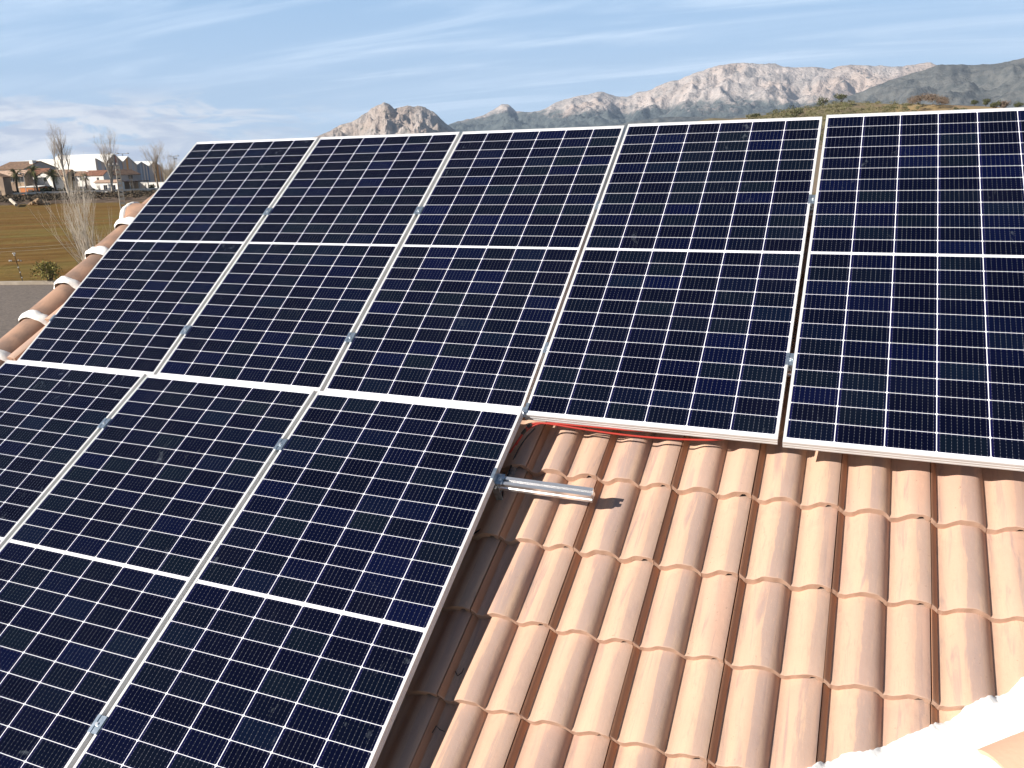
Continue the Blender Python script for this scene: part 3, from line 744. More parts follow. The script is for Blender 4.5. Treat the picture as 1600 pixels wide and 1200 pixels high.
rng_ = [(540, 265), (600, 236), (640, 215), (690, 197), (705, 190), (718, 187), (735, 184), (755, 177), (770, 171), (784, 161), (795, 162), (806, 171), (830, 172), (850, 168), (872, 156), (900, 148), (925, 143), (945, 142), (962, 147), (978, 150), (1000, 141), (1020, 135), (1040, 128), (1062, 122), (1085, 112), (1105, 104), (1125, 98), (1150, 96), (1185, 96), (1210, 98), (1225, 102), (1250, 103), (1275, 102), (1300, 104), (1315, 100), (1340, 98), (1375, 100), (1410, 100), (1440, 97), (1455, 95), (1470, 99), (1500, 101), (1560, 105), (1750, 112)]
fan('mountain_range', rng_, 7600, 5300, 9500, 540, 1760, 620, 120, 120, 0.0030, 5.1, M_ROCK2, 1.05, 34)
scr = [(800, 262), (840, 236), (880, 216), (960, 190), (1040, 181), (1130, 178), (1200, 171), (1260, 163), (1310, 153), (1340, 143), (1365, 132), (1395, 119), (1430, 107), (1465, 99), (1490, 97), (1520, 97), (1545, 95), (1570, 92), (1590, 89), (1620, 84), (1700, 76), (1800, 70)]
fan('mountain_slope', scr, 4600, 2900, 5600, 800, 1820, 420, 90, 80, 0.0035, 8.7, M_ROCK3, 0.95, 10)
# nearer hill with scrub
def hill_material():
    m, nt, b, g = mat('dry_grass_hill', (0.2, 0.16, 0.1), 0.95); p = geo(nt)
    n1 = g.noise(p, 0.010, 5, 0.6); n2 = g.noise(p, 0.09, 6, 0.65); n3 = g.noise(p, 0.7, 5, 0.7)
    sp = nd(nt, 'ShaderNodeSeparateXYZ'); nt.links.new(p, sp.inputs[0])
    east = g.smooth(g.m('ADD', sp.outputs[0], g.m('MULTIPLY', n1, 60.0)), 20.0, 55.0)
    c = g.mix(east, (0.235, 0.195, 0.115), (0.36, 0.255, 0.125))
    c = g.mix(g.m('MULTIPLY', g.smooth(n2, 0.5, 0.62), 0.6), c, (0.30, 0.20, 0.14))
    c = g.mix(g.m('MULTIPLY', g.smooth(n3, 0.45, 0.7), 0.4), c, (0.14, 0.125, 0.07))
    low = g.smooth(sp.outputs[2], 14.0, 8.0)
    c = g.mix(g.m('MULTIPLY', low, 0.6), c, (0.23, 0.175, 0.135)); b.inputs['Specular IOR Level'].default_value = 0.05
    nt.links.new(c, b.inputs['Base Color']); nt.links.new(g.bump(g.m('ADD', n2, n3), 0.8, 0.5), b.inputs['Normal']); return m
hilltab = [(820, 262), (900, 240), (1000, 212), (1060, 197), (1090, 187), (1110, 182), (1140, 183), (1175, 180), (1210, 174), (1240, 168), (1270, 165), (1300, 160), (1330, 157), (1360, 158), (1400, 160), (1440, 160), (1470, 160), (1500, 161), (1540, 163), (1600, 167), (1700, 172), (1850, 178)]
fan('hill', hilltab, 430, 180, 700, 810, 1860, 260, 60, 2.2, 0.02, 4.4, hill_material(), 0.9)
def hill_surface(px, py_, r):
    """height on the front of the hill for a pixel column at distance r"""
    py = interp(hilltab, px); d = raydir(px, py); hz = math.hypot(d[0], d[1])
    H = CAM[2] + 430 * d[2] / hz - GZ; q = min(max((r - 180) / 250, 0), 1); return GZ - 0.5 + H * q ** 0.9

# ------------------------------------------------------------------ vegetation builders
def leaf_mat(name, c1, c2, c3, scale=1.2):
    m, nt, b, g = mat(name, c1, 0.8); p = geo(nt)
    c = g.mix(g.smooth(g.noise(p, scale, 4), 0.35, 0.65), c1, c2); c = g.mix(g.smooth(g.noise(p, scale * 3.7, 3), 0.55, 0.75), c, c3)
    nt.links.new(c, b.inputs['Base Color']); b.inputs['Specular IOR Level'].default_value = 0.2; return m
M_OLIVE = leaf_mat('olive_leaves', (0.115, 0.12, 0.055), (0.065, 0.075, 0.035), (0.20, 0.19, 0.10), 0.7)
M_SCRUB = leaf_mat('scrub_leaves', (0.19, 0.175, 0.085), (0.12, 0.12, 0.058), (0.29, 0.25, 0.14), 0.12)
M_GREEN = leaf_mat('bush_leaves', (0.075, 0.095, 0.022), (0.035, 0.05, 0.014), (0.16, 0.155, 0.04), 3.0)
M_YG = leaf_mat('yellow_green_leaves', (0.25, 0.22, 0.06), (0.14, 0.13, 0.04), (0.34, 0.29, 0.10), 3.0)
M_DARKG = leaf_mat('dark_hedge_leaves', (0.05, 0.058, 0.025), (0.022, 0.028, 0.014), (0.10, 0.10, 0.045), 0.8)
M_REDB = leaf_mat('bare_thicket', (0.21, 0.155, 0.115), (0.14, 0.105, 0.08), (0.17, 0.15, 0.08), 0.3)
M_BARK = nmat('bark', (0.15, 0.115, 0.08), (0.08, 0.06, 0.045), 3, 0.95, vec='Pos')
M_PALEBARK = nmat('pale_bark', (0.62, 0.54, 0.44), (0.42, 0.36, 0.29), 1.2, 0.9, vec='Pos')
M_TWIG = nmat('pale_twigs', (0.44, 0.37, 0.30), (0.28, 0.235, 0.19), 0.8, 0.9, vec='Pos')
M_PALM = leaf_mat('palm_fronds', (0.17, 0.17, 0.065), (0.085, 0.095, 0.04), (0.33, 0.28, 0.14), 0.9)
def leafball(mb, c, rx, ry, rz, n, sz, rng):
    """leaf clumps scattered through an uneven volume"""
    lobes = [(Vector((rng.uniform(-.5, .5) * rx, rng.uniform(-.5, .5) * ry, rng.uniform(-.35, .5) * rz)), rng.uniform(0.35, 0.65)) for _ in range(7)]
    for _ in range(n):
        lo, lr = rng.choice(lobes); d = Vector((rng.gauss(0, 1), rng.gauss(0, 1), rng.gauss(0, 1))).normalized() * (rng.random() ** 0.4) * lr
        p = Vector(c) + lo + Vector((d.x * rx, d.y * ry, d.z * rz))
        a = Vector((rng.gauss(0, 1), rng.gauss(0, 1), rng.gauss(0, 1))).normalized() * sz * rng.uniform(0.6, 1.4)
        b = a.cross(Vector((rng.gauss(0, 1), rng.gauss(0, 1), rng.gauss(0, 1)))).normalized() * sz * rng.uniform(0.4, 0.9)
        mb.add([p - a, p + b, p + a, p - b], [(0, 1, 2, 3)])
def bush(name, base, w, h, n, sz, material, seed, lab=None, cat='bush', group=None, trunk=None):
    rng = random.Random(seed); root = empty(name, base, lab, cat, group); mb = MB()
    leafball(mb, (0, 0, h * 0.55), w / 2, w / 2, h * 0.55, n, sz, rng); mb.build('crown', material, root)
    mb = MB()
    for k in range(5):
        a = rng.uniform(0, 6.28); mb.tube([(0, 0, -0.2), (math.cos(a) * w * 0.08, math.sin(a) * w * 0.08, h * 0.3), (math.cos(a) * w * 0.28, math.sin(a) * w * 0.28, h * 0.75)], [h * 0.035, h * 0.025, h * 0.008], 5)
    mb.build('trunk', trunk or M_BARK, root); return root
def bare_tree(name, base, H, seed, lab, spread=0.35, stems=1, r0=0.16, depth=5, up=0.55, mt=None, mc=None, group=None, wander=0.10, twn=1.0, flare=0.5):
    rng = random.Random(seed); root = empty(name, base, lab, 'tree', group); tr = MB(); cr = MB()
    def grow(p, d, L, r, lv):
        n = 4; pts = [p]; rs = [r]; q = Vector(p); dd = Vector(d)
        for k in range(n):
            dd = (dd + Vector((rng.gauss(0, wander), rng.gauss(0, wander), up * 0.16))).normalized(); q = q + dd * (L / n); pts.append(q.copy()); rs.append(r * (1 - 0.55 * (k + 1) / n))
        (tr if lv <= 1 else cr).tube(pts, rs, 7 if lv == 0 else (5 if lv < 3 else 3), cap=False)
        if lv >= depth: return
        nb = int((9 if lv == 0 and stems == 1 else 4) * twn) + (rng.random() < 0.5)
        for k in range(nb):
            t = rng.uniform(0.25, 1.0) if lv else rng.uniform(0.22, 1.0); i = min(int(t * n), n - 1); pp = pts[i].lerp(pts[i + 1], t * n - i)
            a = rng.uniform(0, 6.283); side = Vector((math.cos(a), math.sin(a), 0)); side = (side - dd * side.dot(dd)).normalized()
            nd_ = (dd * 1.0 + side * spread * rng.uniform(0.7, 1.5)).normalized(); grow(pp, nd_, L * rng.uniform(0.48, 0.72), max(rs[i] * 0.50, 0.004), lv + 1)
    for s_ in range(stems):
        a = rng.uniform(0, 6.283) + s_ * 2.4; lean = 0.0 if stems == 1 else rng.uniform(0.15, flare)
        grow(Vector((math.cos(a) * 0.1 * (stems > 1), math.sin(a) * 0.1 * (stems > 1), -0.2)), Vector((math.cos(a) * lean, math.sin(a) * lean, 1)).normalized(), H * (0.62 if stems == 1 else rng.uniform(0.45, 0.62)), r0 * (1 if stems == 1 else 0.6), 0)
    tr.build('trunk', mt or M_BARK, root); cr.build('crown', mc or M_TWIG, root); return root

# scrub cover and olive trees on the hill
rng = random.Random(11); mb = MB()
for k in range(620):
    px = rng.uniform(1165, 1440) if k % 4 else rng.uniform(1180, 1330); r = rng.uniform(250, 425)
    z = hill_surface(px, 0, r); P = at(px, 200, r); w = rng.uniform(0.8, 3.0) * (0.7 if px > 1400 else 1)
    leafball(mb, (P.x, P.y, z + w * 0.32), w, w, w * 0.5, 42, 0.24, rng)
tag(mb.build('scrub', M_SCRUB), kind='stuff')
mb = MB()
for k in range(90):
    px = rng.uniform(1418, 1474); r = rng.uniform(405, 432); z = hill_surface(px, 0, r); P = at(px, 200, r); w = rng.uniform(1.5, 2.6); top = 1 - abs(px - 1444) / 40
    leafball(mb, (P.x, P.y, z + 1.0 + top * 2.2), w, w, w * 0.8, 60, 0.22, rng)
tag(mb.build('thicket', M_REDB), 'reddish brown bare thicket on the crest of the near hill', 'thicket'); bpy.data.objects['thicket']['kind'] = 'stuff'
OT = [(1241, 352, 7.0, 5.2, 'round olive green tree standing alone left of the scrub on the near hill'), (1283, 420, 6.5, 4.0, 'low wide tree on the skyline of the scrubby hill above the panel gap'), (1311, 422, 8.0, 4.2, 'widest tree on the crest of the scrubby hill'),
      (1432, 330, 4.6, 3.4, 'small olive tree with a shadow on the tan slope below the reddish thicket'), (1412, 330, 4.0, 2.6, 'low dark shrub left of the small olive tree on the tan slope'),
      (1488, 345, 4.4, 3.6, 'left half of the pair of olive trees in the middle of the tan field'), (1500, 340, 4.6, 3.8, 'right half of the pair of olive trees in the middle of the tan field'),
      (1519, 425, 3.2, 2.4, 'tiny round tree on the skyline right of the olive pair'), (1536, 425, 3.6, 2.6, 'small dark tree on the skyline between two wider ones'), (1552, 405, 5.4, 3.6, 'pale green tree near the right edge of the tan field'),
      (1566, 405, 5.4, 3.2, 'brownish tree joined to the pale green one on the tan field'), (1586, 425, 4.4, 2.2, 'low flat tree near the right picture edge on the hill'), (1180, 405, 5.5, 2.4, 'dark low shrub at the left end of the hill crest')]
for k, (px, r, w, h, lab) in enumerate(OT):
    P = at(px, 200, r); P.z = hill_surface(px, 0, r) + 0.1
    bush('olive_tree', P, w, h, 520, 0.26, M_OLIVE if k != 10 else M_REDB, 70 + k, lab, 'tree', 'trees scattered on the near hill')

# ------------------------------------------------------------------ village on the left
def wallmat(n, c, c2): return nmat(n, c, c2, 0.25, 0.9, vec='Pos')
M_WHITE = wallmat('whitewash', (0.80, 0.78, 0.74), (0.72, 0.69, 0.64)); M_STONEW = wallmat('ochre_stone_wall', (0.36, 0.27, 0.19), (0.24, 0.18, 0.14))
M_GREYW = wallmat('grey_render', (0.42, 0.40, 0.40), (0.34, 0.33, 0.34)); M_YELW = wallmat('yellow_render', (0.62, 0.46, 0.27), (0.52, 0.38, 0.22)); M_TERRA = wallmat('terracotta_render', (0.50, 0.20, 0.085), (0.42, 0.17, 0.08))
M_RBRN = nmat('brown_roof_tiles', (0.27, 0.175, 0.12), (0.17, 0.115, 0.085), 1.2, 0.9, vec='Pos'); M_RRED = nmat('red_roof_tiles', (0.25, 0.125, 0.085), (0.17, 0.09, 0.065), 1.2, 0.9, vec='Pos'); M_RBEI = nmat('beige_roof_tiles', (0.46, 0.33, 0.25), (0.36, 0.25, 0.19), 1.2, 0.9, vec='Pos')
M_WIN = mat('dark_window_glass', (0.03, 0.032, 0.04), 0.15)[0]; M_FRM = mat('window_frame', (0.45, 0.43, 0.40), 0.6)[0]; M_DARK = mat('dark_timber', (0.07, 0.045, 0.035), 0.8)[0]; M_POLE = nmat('galvanised_pole', (0.45, 0.44, 0.42), (0.36, 0.35, 0.33), 2, 0.6, vec='Pos')
def gable_house(name, corner, w, d, eave, ridge, wallm, roofm, lab, axis='x', wins=(), ov=0.35, chimney=None, door=None, cat='house'):
    """corner: south-east ground corner. w along -X, d along +Y. axis of the ridge x or y. wins: (face S/E, u, z, w, h)"""
    root = empty(name, corner, lab, cat, 'houses along the village edge' if cat == 'house' else None)
    mb = MB()
    if axis == 'x': pr = [(0, 0), (d, 0), (d, eave), (d / 2, ridge), (0, eave)]; V = [(x, a, b) for x in (0, -w) for a, b in pr]
    else: pr = [(0, 0), (-w, 0), (-w, eave), (-w / 2, ridge), (0, eave)]; V = [(a, y, b) for y in (0, d) for a, b in pr]
    mb.add(V, [(0, 1, 2, 3, 4), (9, 8, 7, 6, 5), (0, 4, 9, 5), (1, 6, 7, 2), (4, 3, 8, 9), (3, 2, 7, 8), (0, 5, 6, 1)]); recalc(mb.build('wall', wallm, root))
    mb = MB(); t = 0.18; half = (d if axis == 'x' else w) / 2; sl = (ridge - eave) / half; e = ov
    prr = [(-e, eave - e * sl + 0.03), (half, ridge + 0.03), (2 * half + e, eave - e * sl + 0.03), (2 * half + e, eave - e * sl + t), (half, ridge + t + 0.08), (-e, eave - e * sl + t)]
    if axis == 'x': mb.prism(prr, ([0.3, -w - 0.3], lambda s_, a, b: (s_, a, b)))
    else: mb.prism(prr, ([-0.3, d + 0.3], lambda s_, a, b: (-a, s_, b)))
    rf = recalc(mb.build('roof', roofm, root))
    for (f, u, z, ww, hh) in wins:
        mb = MB(); m2 = MB()
        if f == 'S':
            mb.box((-u - ww / 2, -0.02, z), (-u + ww / 2, 0.1, z + hh)); fr = [((-u - ww / 2 - 0.08, -0.05, z - 0.1), (-u + ww / 2 + 0.08, 0.05, z)), ((-u - ww / 2 - 0.08, -0.05, z + hh), (-u + ww / 2 + 0.08, 0.05, z + hh + 0.08)), ((-u - 0.03, -0.045, z), (-u + 0.03, 0.04, z + hh))]
        else:
            mb.box((-0.1, u - ww / 2, z), (0.02, u + ww / 2, z + hh)); fr = [((-0.05, u - ww / 2 - 0.08, z - 0.1), (0.05, u + ww / 2 + 0.08, z)), ((-0.05, u - ww / 2 - 0.08, z + hh), (0.05, u + ww / 2 + 0.08, z + hh + 0.08)), ((-0.04, u - 0.03, z), (0.045, u + 0.03, z + hh))]
        wn = mb.build('window', M_WIN, root)
        for a, b in fr: m2.box(a, b)
        m2.build('frame', M_FRM, wn)
    if chimney:
        cx, cy, cz, cw = chimney; mb = MB(); mb.box((cx - cw / 2, cy - cw / 2, cz - 2.0), (cx + cw / 2, cy + cw / 2, cz)); mb.box((cx - cw / 2 - 0.1, cy - cw / 2 - 0.1, cz - 0.2), (cx + cw / 2 + 0.1, cy + cw / 2 + 0.1, cz - 0.05)); mb.build('chimney', M_WHITE, rf)
    if door: f, u, ww, hh = door; mb = MB(); mb.box((-u - ww / 2, -0.06, 0), (-u + ww / 2, 0.1, hh)) if f == 'S' else mb.box((-0.1, u - ww / 2, 0), (0.06, u + ww / 2, hh)); mb.build('door', M_DARK, root)
    return root
def px_h(px, py, dist): return at(px, py, dist).z - GZ
D0 = 318
# back white house with the brown roof; its gable's shade painted as grey walls
c = gp(43, 352); gable_house('village_house', c, 15, 14, px_h(43, 264, 352), px_h(55, 252.5, 352), M_GREYW, M_RBRN, 'white house with orange brown roof and shaded grey gable, highest behind the palms', 'x', (('E', 4, 5.2, 1.0, 1.1), ('S', 4, 6.0, 1.0, 1.0)), chimney=(-1.2, 5.0, px_h(45, 250.5, 352), 1.6))
c = gp(42, 318); gable_house('village_house', c, 26, 3, px_h(42, 274, 322), px_h(40, 267, 322), M_STONEW, M_RBEI, 'long stone house with pale roof, nearest at the left picture edge', 'x', (('S', 1.8, 4.6, 2.6, 1.7), ('S', 5.6, 4.7, 1.6, 1.5), ('S', 11, 4.6, 2.4, 1.7), ('S', 15, 4.6, 1.4, 1.6), ('S', 16, 0.8, 3.0, 1.8)), door=('S', 9.5, 2.4, 2.6))
c = gp(8, 304); gable_house('village_house', c, 14, 2.5, px_h(7, 277, 300), px_h(2, 268.5, 300), M_STONEW, M_RBRN, 'brown roofed stone house cut off by the left picture edge', 'y', (('S', 5, 3.8, 1.8, 1.5),), door=('S', 2.5, 1.6, 2.3))
c = gp(73, 320); gable_house('village_house', c, 9.5, 5, px_h(66, 274, 322), px_h(70, 264, 322), M_WHITE, M_RRED, 'white house with red roof and orange porch behind the second palm', 'x', (('S', 3.2, 4.2, 1.0, 1.3), ('E', 4.0, 4.4, 1.1, 1.2)))
c = gp(62, 312); gable_house('porch_house', c, 8.5, 4.5, 2.9, 3.1, M_TERRA, M_WHITE, 'terracotta orange porch in front of the red roofed house', 'x', (), door=('S', 4, 2.0, 2.2), cat='porch')
c = gp(85, 316); gable_house('village_house', c, 7.5, 4, px_h(84, 276, 318), px_h(86, 269, 318), M_WHITE, M_RBRN, 'narrow white house with brown roof between the palms', 'y', (('S', 3.2, 4.6, 1.2, 1.2), ('E', 2.0, 1.0, 1.2, 1.3)))
c = gp(107, 326); gable_house('village_house', c, 9.5, 5, px_h(97, 274, 330), px_h(103, 266, 330), M_YELW, M_RBRN, 'yellow walled house behind the tall bare tree', 'x', (('S', 3, 1.2, 1.2, 1.3), ('E', 5.0, 4.2, 1.3, 1.3)))
c = gp(141, 322); gable_house('village_house', c, 10.5, 2.5, px_h(138, 273.5, 322), px_h(134, 268.5, 322), M_WHITE, M_RBRN, 'bright white two storey house with brown roof in the middle of the row', 'x', (('S', 3.5, 4.6, 0.9, 1.1), ('S', 6.8, 4.4, 1.2, 1.2), ('S', 7.5, 1.0, 1.2, 1.3), ), chimney=(-0.8, 1.2, px_h(142, 267, 322), 0.9))
c = gp(165, 316); gable_house('village_house', c, 9.0, 4.0, px_h(158, 273, 334), px_h(160, 267, 334), M_WHITE, M_RRED, 'white house with dark red roof right of the brightest white one', 'x', (('S', 2.6, 4.2, 1.0, 1.1),))
c = gp(176, 338); gable_house('village_house', c, 8.5, 13.5, px_h(176, 273.5, 338), px_h(186, 266, 338), M_GREYW, M_RBRN, 'grey walled house below the coloured hall facade', 'y', (('E', 3.5, 4.4, 1.6, 1.3), ('E', 9, 4.4, 2.0, 1.3)))
c = gp(186, 307); gable_house('village_house', c, 10.0, 2.6, px_h(172, 284, 322), px_h(172, 281.5, 322), M_WHITE, M_RBEI, 'low cream house front with two dark windows beside the concrete post', 'x', (('S', 2.0, 1.4, 1.6, 1.5), ('S', 5.6, 1.4, 1.6, 1.5)))
# open pergola
pg = gp(188, 322); pr_ = empty('pergola', pg, 'dark flat roofed pergola on thin columns right of the low cream house', 'pergola'); hh = px_h(200, 283, 322)
mb = MB(); mb.box((-5, 0, hh - 0.25), (0.5, 13, hh)); mb.build('roof', M_DARK, pr_)
for (a, b) in ((-4.8, 0.3), (0.2, 0.3), (0.2, 4.4), (0.2, 8.5), (0.2, 12.6)):
    mb = MB(); mb.box((a - 0.12, b - 0.12, 0), (a + 0.12, b + 0.12, hh - 0.24)); mb.build('column', M_POLE, pr_)
mb = MB(); mb.box((-4.9, 1, 0), (-4.6, 12.8, hh - 0.26)); mb.build('back_wall', M_STONEW, pr_)
w1 = gp(275, 330); w0 = Vector((w1.x - 40, w1.y, GZ)); mb = MB(); dd = (w1 - w0); dd.z = 0; L = dd.length; dd.normalize(); nn = Vector((-dd.y, dd.x, 0))
mb.box((0, 0, 0), (L, 0.3, 2.9), lambda x, y, z: (w0 + dd * x + nn * y + Vector((0, 0, z)))[:]); mb.box((0, -0.1, 2.9), (L, 0.4, 3.05), lambda x, y, z: (w0 + dd * x + nn * y + Vector((0, 0, z)))[:])
tag(mb.build('garden_wall', M_WHITE), 'long low white wall beyond the pergola, right end of the village', 'wall')

# market hall: row of sharp gables with a striped facade facing east, long white roofs behind
def hall():
    dh = 375; c = gp(151, dh); root = empty('gabled_hall', c, 'large hall with white roofs and a zigzag gabled facade of coloured stripes', 'hall')
    cols = [(0.22, 0.21, 0.22), (0.33, 0.28, 0.25), (0.10, 0.14, 0.22), (0.30, 0.085, 0.06), (0.03, 0.12, 0.20), (0.40, 0.33, 0.29), (0.44, 0.22, 0.08), (0.24, 0.26, 0.30), (0.30, 0.25, 0.22), (0.16, 0.17, 0.20), (0.36, 0.17, 0.07), (0.27, 0.27, 0.29)]
    cm = [mat('facade_stripe_%d' % k, tuple(min(1, x * 1.8) for x in q), 0.7)[0] for k, q in enumerate(cols)]
    # facade nodes: (pixel x, pixel y) projected on a plane x = c.x
    def yat(px):
        d = raydir(px, 260); t = (c.x - CAM[0]) / d[0]; return CAM[1] + d[1] * t - c.y
    def zat(px, py):
        d = raydir(px, py); t = (c.x - CAM[0]) / d[0]; return CAM[2] + d[2] * t - GZ
    Z = [(151, 248), (164, 256), (180, 241), (192, 253.5), (201, 245), (214, 258), (221, 253.5), (232, 260.5), (241, 252.5), (254, 263)]
    P = [(yat(a), zat(a, b)) for a, b in Z]
    # striped panels
    edges = []
    y0, y1 = P[0][0], P[-1][0]; ns = 44; rg = random.Random(3)
    def top(y):
        for (a, b), (c_, d_) in zip(P, P[1:]):
            if a <= y <= c_: return b + (d_ - b) * (y - a) / (c_ - a)
        return P[-1][1]
    ys = sorted(set([y0 + (y1 - y0) * k / ns for k in range(ns + 1)] + [p[0] for p in P])); V = []; F = []; MI = []
    for a, b in zip(ys, ys[1:]):
        k = len(V); V += [(0, a, 0), (0, b, 0), (0, b, top(b)), (0, a, top(a))]; F.append((k, k + 1, k + 2, k + 3))
        bay = sum(1 for p in P[1::2] if p[0] <= a + 0.01); MI.append((rg.choice([0, 1, 1, 2, 7, 8]) if bay < 1 else rg.choice([1, 0, 3, 4, 5, 9, 8]) if bay == 1 else rg.choice([0, 1, 6, 6, 8, 11]) if bay == 2 else rg.choice([9, 7, 5, 2, 11]) if bay == 3 else rg.choice([6, 10, 8, 1])))
    mb = MB(); mb.add(V, F); o = mb.build('facade', cm, root); o.data.polygons.foreach_set('material_index', MI)
    # roofs running west
    Lx = 31
    for k in range(len(P) - 1):
        (a, za), (b, zb) = P[k], P[k + 1]; mb = MB(); L_ = Lx if k < 3 else 24; t = 0.25
        mb.add([(0.3, a, za), (0.3, b, zb), (-L_, b, zb), (-L_, a, za), (0.3, a, za + t), (0.3, b, zb + t), (-L_, b, zb + t), (-L_, a, za + t)], [(3, 2, 1, 0), (4, 5, 6, 7), (0, 1, 5, 4), (1, 2, 6, 5), (2, 3, 7, 6), (3, 0, 4, 7)])
        recalc(mb.build('roof', M_HALL, root))
    mb = MB(); mb.box((-Lx, P[0][0] - 0.3, 0), (-0.02, P[0][0], P[0][1] + 0.2)); mb.build('side_wall', M_HALL, root)
    mb = MB(); mb.box((-Lx, P[0][0], 0), (-Lx + 0.3, P[-1][0], P[1][1] - 1)); mb.build('rear_wall', M_HALL, root)
    return root
M_HALL = nmat('white_sheet_metal', (0.84, 0.83, 0.79), (0.78, 0.76, 0.70), 0.08, 0.5, vec='Pos')
hall()
hc = gp(151, 375); c = Vector((hc.x - 31.2, hc.y + 1.0, GZ)); gable_house('white_annex', c, 13, 12, px_h(70, 252, 390), px_h(70, 250, 390), M_HALL, M_HALL, 'low white annex at the left end of the big hall', 'x', (), cat='building')

# road, bank and rubble below the village
bank_m = nmat('dark_bank_soil', (0.085, 0.058, 0.040), (0.24, 0.175, 0.125), 0.35, 0.95, 0.8, 1.2, vec='Pos', detail=8, bd=0.4)
V = []; F = []; na, nb = 130, 16
for i in range(na + 1):
    px = -60 + 620 * i / na; rf = 238 - 24 * max(0, (px - 60)) / 240; rn = rf - 3 + 6 * noise.noise(Vector((px * 0.05, 1, 1)))
    for k in range(nb + 1):
        t = k / nb; r = rn + (306 - rn) * t; P = gp(px, r)
        h = 0.05 + 0.5 * t + 0.4 * max(0, noise.fractal(Vector((px * 0.05, r * 0.20, 2)), 0.9, 2.1, 5)) * math.sin(math.pi * min(t * 1.05, 1)) ** 0.5
        V.append((P.x, P.y, GZ + (h if 0 < k else -0.2)))
for i in range(na):
    for k in range(nb): a = i * (nb + 1) + k; F.append((a, a + nb + 1, a + nb + 2, a + 1))
mb = MB(); mb.add(V, F); tag(mb.build('embankment', bank_m, smooth=True), kind='structure')
rd = [gp(px, r, GZ + 0.62) for px, r in [(-60, 306), (0, 306), (70, 306), (140, 306), (300, 306), (560, 306)]]
mb = MB()
for a, b, px in zip(rd, rd[1:], range(9)):
    u = (b - a).normalized(); n_ = Vector((-u.y, u.x, 0)); n_ = n_ if n_.dot(Vector((a.x - CAM[0], a.y - CAM[1], 0))) > 0 else -n_
    k = len(mb.v); mb.add([a, b, b + n_ * 8, a + n_ * 8], [(0, 1, 2, 3)])
tag(mb.build('road', M_ROAD), kind='structure')
gr = empty('guard_rail', rd[0], 'thin pale guard rail along the road below the village', 'guard rail'); mb = MB(); posts = []
for a, b in zip(rd[:-1], rd[1:]):
    a = a + Vector((0, 0, 0)); u = (b - a).normalized(); L = (b - a).length
    mb.add([(a - rd[0] + Vector((0, 0, z))) for z in (0.35, 0.95)] + [(b - rd[0] + Vector((0, 0, z))) for z in (0.95, 0.35)] + [(a - rd[0] + Vector((0.1, 0.1, z))) for z in (0.35, 0.95)] + [(b - rd[0] + Vector((0.1, 0.1, z))) for z in (0.95, 0.35)], [(0, 1, 2, 3), (4, 5, 6, 7), (1, 2, 6, 5), (0, 3, 7, 4)])
    for q in range(int(L / 8)): posts.append(a + u * (q * 8) - rd[0])
mb.build('rail', nmat('pale_rail', (0.80, 0.74, 0.66), (0.66, 0.60, 0.52), 0.2, 0.7, vec='Pos'), gr)
for p in posts[:60]: mb = MB(); mb.box((p.x - 0.07, p.y - 0.07, -0.1), (p.x + 0.07, p.y + 0.07, 0.5)); mb.build('post', M_POLE, gr)
rng = random.Random(8); mb = MB()
def rock(mb, c, r, rng):
    V = []; n = 6
    for k in range(4):
        a1 = math.pi * (k + 0.5) / 4
        for q in range(n): a = 6.283 * q / n + k; rr = r * rng.uniform(0.7, 1.15); V.append((c[0] + math.sin(a1) * math.cos(a) * rr, c[1] + math.sin(a1) * math.sin(a) * rr, c[2] + math.cos(a1) * rr * 0.8))
    F = [(k * n + q, k * n + (q + 1) % n, (k + 1) * n + (q + 1) % n, (k + 1) * n + q) for k in range(3) for q in range(n)] + [tuple(range(n)), tuple(range(4 * n - 1, 3 * n - 1, -1))]; mb.add(V, F)
for k in range(150):
    px = rng.gauss(57, 6); P = gp(px, rng.uniform(228, 234)); hh = max(0, 1.2 - abs(px - 57) * 0.08); rock(mb, (P.x, P.y, GZ + 0.2 + rng.uniform(0, hh)), rng.uniform(0.25, 0.5), rng)
tag(recalc(mb.build('rubble_heap', nmat('ochre_rubble', (0.44, 0.31, 0.19), (0.28, 0.19, 0.12), 1.5, 0.95, vec='Pos'))), kind='stuff')
a, b = gp(14.5, 236), gp(22, 222); mb = MB(); mb.tube([(a.x, a.y, GZ + 1.3), (b.x, b.y, GZ + 0.5)], [0.38, 0.33], 10); tag(mb.build('felled_trunk', M_PALEBARK), 'pale felled trunk lying on the dark bank at far left', 'log')

